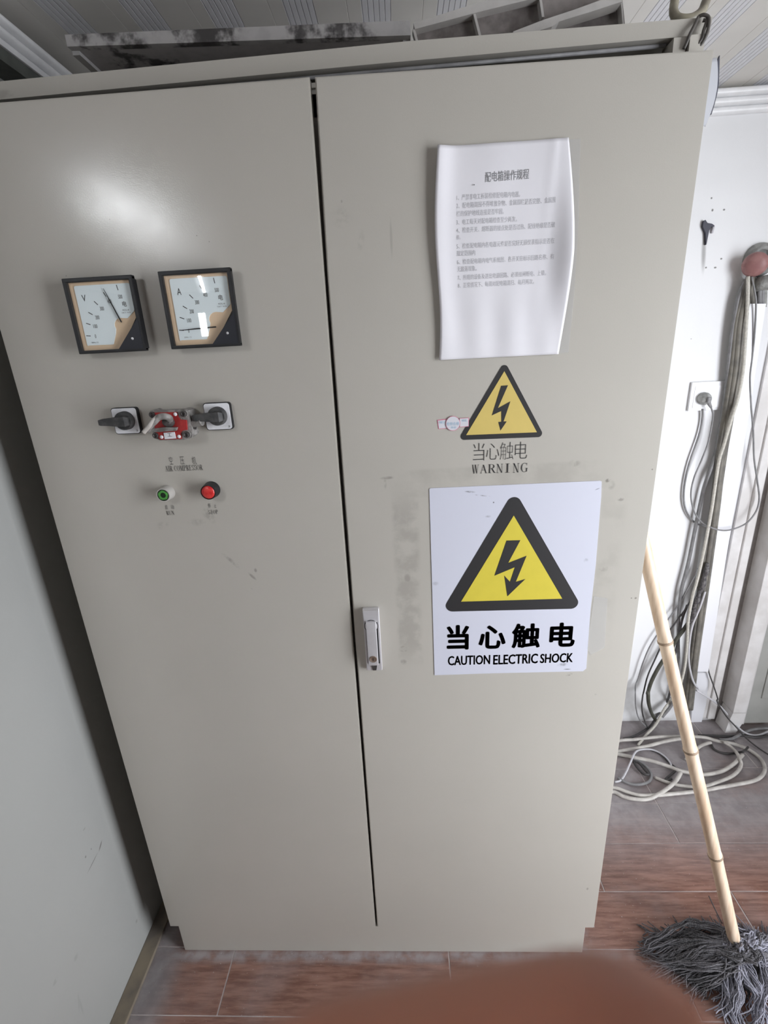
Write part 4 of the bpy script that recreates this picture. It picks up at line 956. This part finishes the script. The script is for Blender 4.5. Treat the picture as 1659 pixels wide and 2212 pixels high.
cable([W(1616, 597, .048), W(1615, 650, .05), W(1611, 720, .052), W(1605, 800, .054), W(1594, 860, .056), W(1580, 905, .058), W(1564, 960, .058), c1(940, 0, .058), c1(880, 400, .058), c1(845, 600, .058), c1(790, 880, .058), c1(740, 1100, .058), c1(690, 1280, .058), c1(650, 1500, .058), c1(640, 1700, .058), c1(615, 1950, .058), c1(572, 2130, .06), Fz(820, 190, .15), Fz(690, 340, .10), Fz(600, 500, .035), Fz(510, 600, .012), Fz(430, 700, .010)],
      .0052, 'rope', 'white braided rope hanging over the taupe bundle down to the floor', g, 8, 'rope', rope=True)
cable([W(1624, 598, .05), W(1632, 640, .05), W(1633, 665, .045), W(1630, 720, .04), W(1625, 770, .035), W(1620, 815, .035), W(1622, 870, .035), W(1627, 930, .035), W(1629, 990, .035), W(1636, 1040, .035), W(1640, 1075, .035), W(1634, 1103, .04), W(1615, 1128, .045), W(1590, 1141, .05), W(1565, 1146, .055), W(1540, 1141, .065), W(1518, 1130, .045), W(1503, 1112, .035), W(1494, 1085, .03), W(1493, 1060, .03), W(1500, 1030, .03), W(1515, 995, .03), W(1530, 955, .03), W(1538, 915, .03), W(1540, 895, .033), W(1536, 880, .035)],
      .0028, 'cable_grey', 'thin grey cord looping from the sleeve to the wall plug', g)
cable([W(1518, 884, .012), W(1517, 905, .010), W(1510, 940, .010), c1(660, 0, .01), c1(615, 200, .01), c1(605, 350, .01), c1(625, 450, .01), c1(670, 530, .01), c1(730, 580, .012), c1(800, 600, .03), c1(880, 620, .05)],
      .0034, 'cable_grey', 'grey cord dropping from behind the wall socket in a short bend', g)
cable([c1(740, 1010, .03), c1(700, 1100, .025), c1(620, 1240, .022), c1(540, 1380, .02), c1(410, 1560, .02), c1(290, 1740, .02), c1(220, 1900, .02), c1(170, 2060, .02), W(1373, 1480, .03), Fz(405, 230, .20), Fz(410, 340, .12), Fz(440, 450, .05), Fz(520, 540, .012)],
      .0026, 'cable_grey', 'thinnest grey cable bowing leftmost behind the bamboo handle', g)
cable([c1(730, 1180, .035), c1(690, 1280, .03), c1(620, 1400, .03), c1(540, 1510, .03), c1(440, 1650, .03), c1(330, 1880, .03), c1(260, 2040, .03), c1(220, 2200, .035), Fz(475, 230, .20), Fz(465, 330, .13), Fz(480, 430, .06), Fz(525, 540, .014)],
      .0030, 'cable_dark', 'thin dark cable bowing second from the left behind the bamboo', g)
cable([c1(720, 1360, .042), c1(680, 1480, .045), c1(600, 1600, .04), c1(540, 1680, .04), c1(470, 1800, .04), c1(380, 1930, .04), c1(300, 2080, .045), c1(262, 2200, .05), Fz(525, 200, .22), Fz(530, 300, .16), Fz(560, 400, .07), Fz(600, 465, .03)],
      .0072, 'cable_olive', 'thick olive-black cable bowing left below the tape wraps', g)
cable([c1(640, 1360, .04), c1(590, 1500, .035), c1(545, 1740, .03), c1(515, 1850, .03), c1(490, 1960, .03), W(1448, 1490, .05), Fz(690, 320, .07), Fz(610, 420, .035), Fz(545, 520, .014), Fz(400, 610, .012), Fz(290, 640, .012)],
      .0046, 'cable_dark', 'dark cable crossing behind the bamboo down to the cabinet foot', g)
cable([c1(810, 1230, .052), c1(760, 1380, .055), c1(690, 1550, .055), c1(660, 1720, .055), c1(655, 1900, .055), c1(690, 2070, .055), c1(740, 2160, .06), Fz(985, 180, .28), Fz(1080, 240, .22), Fz(1170, 300, .16), Fz(1260, 390, .09), Fz(1340, 490, .045), Fz(1440, 580, .012), Fz(1560, 605, .008), Fz(1680, 560, .008)],
      .0040, 'cable_lilac', 'pale cable swinging right from the bundle across the door jamb', g)
cable([W(1529, 1441, .02), W(1533, 1458, .025), W(1541, 1480, .03), W(1550, 1508, .06), Fz(1180, 290, .17), Fz(1260, 420, .09), Fz(1350, 520, .05), Fz(1450, 630, .02), Fz(1560, 720, .010), Fz(1680, 800, .008)],
      .0027, 'cable_dark', 'thin dark wire starting on the white trunking and crossing the pale cable', g)
g2 = 'cables coiled on the floor'
rF = .0068
def fl(lst, r, mat, label, name='cable'):
    return cable([F2(u, v, z) for u, v, z in lst], r, mat, label, g2, 10, name)
fl([(140, 660, .007), (230, 668, .007), (330, 705, .007), (450, 735, .008), (600, 735, .009), (760, 722, .009), (900, 708, .009), (1060, 688, .009), (1200, 662, .008), (1350, 635, .008), (1500, 605, .008), (1580, 570, .008), (1625, 510, .008), (1620, 440, .008), (1570, 370, .009), (1470, 300, .010), (1330, 248, .012), (1180, 222, .016), (1080, 192, .018), (960, 180, .018), (830, 180, .017), (640, 182, .016), (480, 198, .014), (400, 208, .012), (290, 214, .010), (200, 230, .009)],
   .0064, 'cable_pale', 'outermost pale cable ring, reaching farthest right on the floor')
fl([(150, 700, .007), (210, 705, .007), (300, 750, .007), (420, 773, .007), (540, 768, .008), (640, 715, .016), (730, 655, .016), (795, 590, .014), (835, 520, .020)],
   .0066, 'cable_pale', 'pale cable arc lying nearest the front, under the bamboo handle')
fl([(150, 330, .008), (270, 352, .008), (400, 378, .016), (560, 410, .016), (700, 455, .014), (820, 500, .012), (930, 525, .008), (1040, 540, .008), (1140, 530, .008), (1240, 500, .008), (1340, 435, .010), (1420, 352, .020)],
   .0070, 'cable_pale', 'pale cable crossing the coil diagonally, its cut end raised at right')
fl([(590, 565, .008), (660, 595, .008), (760, 628, .008), (870, 648, .008), (980, 655, .016), (1080, 645, .014), (1200, 605, .010), (1310, 560, .010), (1380, 500, .010), (1405, 440, .012), (1390, 390, .024), (1360, 330, .020), (1300, 270, .022), (1240, 230, .026)],
   .0060, 'cable_pale', 'pale cable loop inside the outermost ring')
fl([(130, 350, .008), (250, 320, .009), (370, 298, .010), (520, 270, .011), (660, 232, .012), (800, 205, .026), (950, 195, .028)],
   .0066, 'cable_pale', 'straight pale cable running from the cabinet to the back of the coil')
fl([(880, 400, .009), (960, 320, .010), (1020, 270, .011), (1080, 245, .013), (1120, 236, .014)],
   .0062, 'cable_pale', 'short pale cable stub curving right of the bamboo handle')
fl([(210, 610, .007), (270, 590, .008), (320, 510, .010), (360, 420, .024), (400, 335, .024), (450, 305, .012), (540, 300, .010), (620, 325, .009), (690, 375, .009), (735, 430, .009), (745, 460, .008)],
   .0034, 'cable_lilac', 'thin white cord arching over the left of the coil')
fl([(380, 395, .010), (420, 405, .010), (480, 440, .010), (530, 490, .009), (555, 545, .008), (540, 600, .007), (470, 630, .007), (380, 632, .007), (300, 605, .007), (240, 570, .007)],
   .0050, 'cable_grey', 'larger grey cable ring at the left of the coil')
fl([(400, 415, .014), (440, 430, .014), (500, 500, .014), (530, 535, .013), (480, 530, .013), (420, 470, .014), (390, 420, .016)],
   .0046, 'cable_dark', 'small dark cable kink inside the left grey ring')
fl([(540, 300, .006), (640, 340, .006), (720, 420, .006), (790, 480, .006), (800, 490, .008), (740, 540, .007), (690, 585, .007), (750, 580, .008)],
   .0040, 'cable_dark', 'dark cable hook just left of the bamboo handle')
fl([(1120, 250, .006), (1150, 300, .006), (1230, 335, .006), (1330, 340, .006), (1380, 330, .006), (1430, 320, .028), (1470, 280, .028)],
   .0042, 'cable_dark', 'dark cable arc below the back of the coil, right of the bamboo')
fl([(1200, 210, .010), (1300, 205, .010), (1390, 165, .010), (1470, 125, .010), (1560, 105, .010), (1700, 100, .010)],
   .0056, 'cable_grey', 'dusty cable trailing right along the foot of the door')
fl([(1000, 168, .007), (1120, 172, .007), (1240, 176, .007), (1400, 170, .008), (1540, 185, .008), (1690, 170, .008)],
   .0048, 'cable_dark', 'dark cable lying straight along the wall behind the coil')

# ------------------------------------------------------------------ mop
A = at(1588, 2040, 'z', .045); B = at(1409, 1258, 'y', .12)
d = (B - A); 
tE = (1.1655 - A.x) / d.x
E = A + d * min(max(tE, 1.0), 1.25)
mp = thing('mop', 'floor mop with bamboo handle leaning on the cabinet side and shaggy grey yarn head', 'mop', Vector((A.x, A.y, 0)))
ax = (E - A); Ln = ax.length; ax.normalize(); sd_ = ax.orthogonal().normalized(); sd2 = ax.cross(sd_)
def onaxis(u, v):
    best = None
    for k in range(1001):
        p = A + ax * (Ln * k / 1000); q = p - CAM; z = q.dot(CF); pu = IMG_W/2 + FPX * q.dot(CR) / z; pv = IMG_H/2 + FPX * q.dot(CD) / z
        e = abs(pv - v)
        if best is None or e < best[0]: best = (e, k / 1000)
    return best[1]
nodes = [onaxis(0, 1384), onaxis(0, 1620), onaxis(0, 1849)]
rings = []; nseg = 160
for k in range(nseg + 1):
    q = k / nseg; r = .0152 - .0010 * q
    for nd in nodes: r += .0016 * math.exp(-((q - nd) / .006) ** 2)
    bend = .006 * math.sin(q * math.pi * 2.2)
    c = A + ax * (Ln * q) + sd_ * bend * .4
    if q < .02: r *= .75 + 12 * q
    rings.append([c + (sd_ * math.cos(a) + sd2 * math.sin(a)) * r for a in [2 * math.pi * i / 20 for i in range(20)]])
hd = MB().loft(rings).build('handle', M['bamboo'], mp, math.radians(50))
for nd in nodes:
    c = A + ax * (Ln * nd) + sd_ * .006 * math.sin(nd * math.pi * 2.2) * .4; r = .0152 - .0010 * nd + .0020
    MB().lathe(c - ax * .004, ax, [(0, r - .0012), (.002, r + .0002), (.004, r - .0004), (.006, r + .0003), (.008, r - .0014)], 24).build('node_ring', M['node'], hd, True)
# yarn head
hc = Vector((A.x + .012, A.y - .012, .03))
rg_ = random.Random(11)
sp_ = [(1385, 2068), (1372, 2052), (1395, 2020), (1435, 2005), (1480, 2000), (1530, 1995), (1565, 1998), (1595, 2005), (1640, 2005), (1700, 2030), (1740, 2090), (1740, 2160), (1700, 2215), (1640, 2225), (1600, 2240), (1568, 2205), (1562, 2165), (1535, 2130), (1490, 2130), (1484, 2150), (1462, 2110), (1440, 2108), (1415, 2085), (1400, 2090)]
ends = [at(u, v, 'z', .008) for u, v in sp_]
def end_at(q):
    q = (q % 1) * len(ends); i = int(q); f = q - i; return ends[i].lerp(ends[(i + 1) % len(ends)], f)
def clumps(angles, lo, hi, r0, zc, per, mat, seed, spread=.0075):
    """yarn in locks: the strands of a lock share a path, pinch together and fray at the end"""
    R_ = random.Random(seed); mb = MB()
    for q0 in angles:
        e = end_at(q0); e = hc.lerp(e, R_.uniform(lo, hi)); e.z = .006
        st_ = hc + Vector((R_.gauss(0, .016), R_.gauss(0, .014), 0)); st_.z = zc
        sdv = Vector((-(e - st_).y, (e - st_).x, 0)).normalized(); bow = R_.gauss(0, .016); hgt = R_.uniform(.010, .026)
        wf = R_.uniform(1.2, 2.4); wa = R_.uniform(.004, .009); wp2 = R_.uniform(0, 6.28)
        for _ in range(per):
            ox, oz = R_.gauss(0, 1), R_.gauss(0, 1); ph = R_.uniform(0, 6.28); fr_ = R_.uniform(2, 5); am = R_.uniform(.0016, .0046); ln = R_.uniform(.82, 1.04)
            fray = R_.gauss(0, .010); pts = []
            for k in range(15):
                t = k / 14; p = st_.lerp(e, t * ln); p.z = st_.z * (1 - t) ** 1.4 + .006 + hgt * math.sin(math.pi * min(1, t * 1.1))
                wd = spread * (1.1 - .55 * math.sin(math.pi * t)) + (.0 if t < .8 else (t - .8) * .03)
                p += sdv * (bow * math.sin(math.pi * t) + wa * math.sin(wp2 + wf * 6.28 * t) * t + ox * wd + am * math.sin(ph + fr_ * 6.28 * t) + fray * max(0, t - .7) * 2)
                p.z += oz * wd * .55 + am * .8 * math.cos(ph + fr_ * 6.0 * t); p.z = max(p.z, .003); pts.append(p)
            mb.tube(pts, lambda t: r0 * (1.05 - .35 * t), 5)
    o = mb.build('yarn_strands', mat, mp, True); o['kind'] = 'stuff'; return o
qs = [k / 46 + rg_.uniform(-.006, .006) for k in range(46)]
litq = [q for q in qs if .30 < q < .72 and rg_.random() < .8]; darkq = [q for q in qs if q not in litq]
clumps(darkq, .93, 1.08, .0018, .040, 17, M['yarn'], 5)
clumps(litq, .90, 1.06, .0018, .044, 17, M['yarn_lit'], 6)
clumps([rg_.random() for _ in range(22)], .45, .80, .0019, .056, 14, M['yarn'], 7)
clumps([rg_.uniform(.35, .68) for _ in range(9)], .45, .85, .0019, .060, 14, M['yarn_lit'], 8)
MB().lathe((hc.x, hc.y, .002), (0, 0, 1), [(0, .07), (.02, .068), (.035, .05), (.048, .028), (.052, .012)], 24).build('yarn_core', M['yarn_dark'], mp, True)
MB().tube(spline([at(1560, 1995, 'z', .02), at(1545, 1965, 'z', .035), at(1531, 1935, 'z', .05)], 5), .0016, 6).build('stray_wire', M['cable_dark'], mp, True)

# ------------------------------------------------------------------ ceiling tubes behind the camera
def tube_light(x, ya, yb, label, rz=0, twin=(-.035, .035)):
    t = thing('ceiling_tube_light', label, 'lamp', (x, (ya + yb) / 2, ZC), 'fluorescent tubes on the ceiling')
    MB().box(x - .06, x + .06, ya, yb, ZC - .025, ZC + .001, .004).build('housing', M['white_trim'], t)
    for dx_ in twin: MB().tube([Vector((x + dx_, ya + .02, ZC - .045)), Vector((x + dx_, yb - .02, ZC - .045))], .013, 14).build('tube', M['tube_on'], t, True)
    for y in (ya + .01, yb - .03): MB().box(x - .05, x + .05, y, y + .02, ZC - .06, ZC - .02, .002).build('lamp_holder', M['white_trim'], t)
    t.rotation_euler.z = rz
tube_light(-.465, -1.95, -1.15, 'nearest lit twin fluorescent lamp, behind the camera at left')
tube_light(-1.01, -4.30, -3.15, 'second lit fluorescent lamp, single tube, farther behind the camera', -.34, (0,))
wp_ = struct(MB().box(-1.42, -1.35, -4.598, -4.59, 1.80, 2.03).build('glare_strip', emit('glare_strip_glow', (.95, .98, 1.), 25)))  # unseen glowing strip added for the lower glare in the meter glass

# ------------------------------------------------------------------ the photographer's hand
def cw3(x, y, z): return CAM + CR * x + CD * y + CF * z     # metres right / down / ahead of the lens
def body(segs):
    b = bmesh.new()
    for p, q, r0, r1 in segs:
        p = Vector(p); q = Vector(q); n = max(2, int((q - p).length / (min(r0, r1) * .22)))
        for k in range(n + 1):
            t = k / n; mt = Matrix.Translation(p.lerp(q, t)); bmesh.ops.create_icosphere(b, subdivisions=2, radius=r0 + (r1 - r0) * t, matrix=mt)
    return b
tip = (.0130, .0344, .0262)
idx = [tip, (-.0016, .0404, .0285), (-.024, .0565, .031), (-.072, .082, .026)]
segs = [(idx[0], idx[1], .0086, .0090), (idx[1], idx[2], .0092, .0098), (idx[2], idx[3], .0100, .0115)]
mcp = [(-.072, .076, .026), (-.078, .092, .016), (-.080, .106, .003), (-.080, .117, -.011)]
wrist = [(-.150, .135, .000), (-.150, .142, -.012)]
for k, a in enumerate(mcp): segs.append((a, wrist[0] if k < 2 else wrist[1], .0125, .0175))
for k in range(3): segs.append((mcp[k], mcp[k + 1], .0125, .0125))
segs.append(((-.110, .098, .016), (-.112, .118, -.006), .0145, .0145))
fing = [[(-.078, .092, .016), (-.038, .078, .020), (-.016, .076, .006), (-.024, .084, -.010)], [(-.080, .106, .003), (-.044, .098, .004), (-.024, .097, -.010), (-.032, .104, -.024)], [(-.080, .117, -.011), (-.052, .112, -.012), (-.036, .112, -.022), (-.042, .118, -.034)]]
for f in fing:
    rs = (.0102, .0092, .0085, .0072) if f is not fing[2] else (.0090, .0080, .0074, .0064)
    for k in range(3): segs.append((f[k], f[k + 1], rs[k], rs[k + 1]))
th = [(-.138, .118, .010), (-.108, .082, .030), (-.082, .060, .044), (-.062, .050, .050)]
for k in range(3): segs.append((th[k], th[k + 1], (.0165, .0125, .0105)[k], (.0125, .0108, .0088)[k]))
segs += [((-.150, .138, -.006), (-.200, .170, -.06), .0225, .0270), ((-.200, .170, -.06), (-.27, .22, -.16), .0270, .0350)]
b = body(segs); mb = MB(); mb.bm(b); mb.v = [cw3(*p) for p in mb.v]
ps = thing('person', 'blurred bare fingertip of the person taking the photo, bottom edge of the picture', 'person', cw3(-.27, .22, -.16))
hn = mb.build('hand', M['skin'], ps, True)
rm = hn.modifiers.new('skin_surface', 'REMESH'); rm.mode = 'VOXEL'; rm.voxel_size = .0014; rm.use_smooth_shade = True
sm = hn.modifiers.new('soft', 'SMOOTH'); sm.iterations = 8; sm.factor = .6
for tp_, prv, nd, r in ((idx[0], idx[1], (0, -.35, -1), .0086), (th[3], th[2], (0, -.6, 1), .0088)):
    t_ = Vector(tp_); ax_ = (t_ - Vector(prv)).normalized(); nn = Vector(nd); nn = (nn - ax_ * nn.dot(ax_)).normalized(); s_ = ax_.cross(nn)
    if nd[2] < 0: nn = Vector((0, .75, .66)); nn = (nn - ax_ * nn.dot(ax_)).normalized(); s_ = ax_.cross(nn)
    rows = []
    for i in range(7):
        al = -.004 + .011 * i / 6; rows.append([cw3(*(t_ + ax_ * al + (nn * math.cos(b_) + s_ * math.sin(b_)) * (r * math.sqrt(max(.15, 1 - (max(al, 0) / (r * 1.25)) ** 2)) + .0002))) for b_ in [math.radians(-42 + 84 * j / 8) for j in range(9)]])
    MB().loft(rows, cap=False, closed=False).build('nail', M['nail'], hn, True)
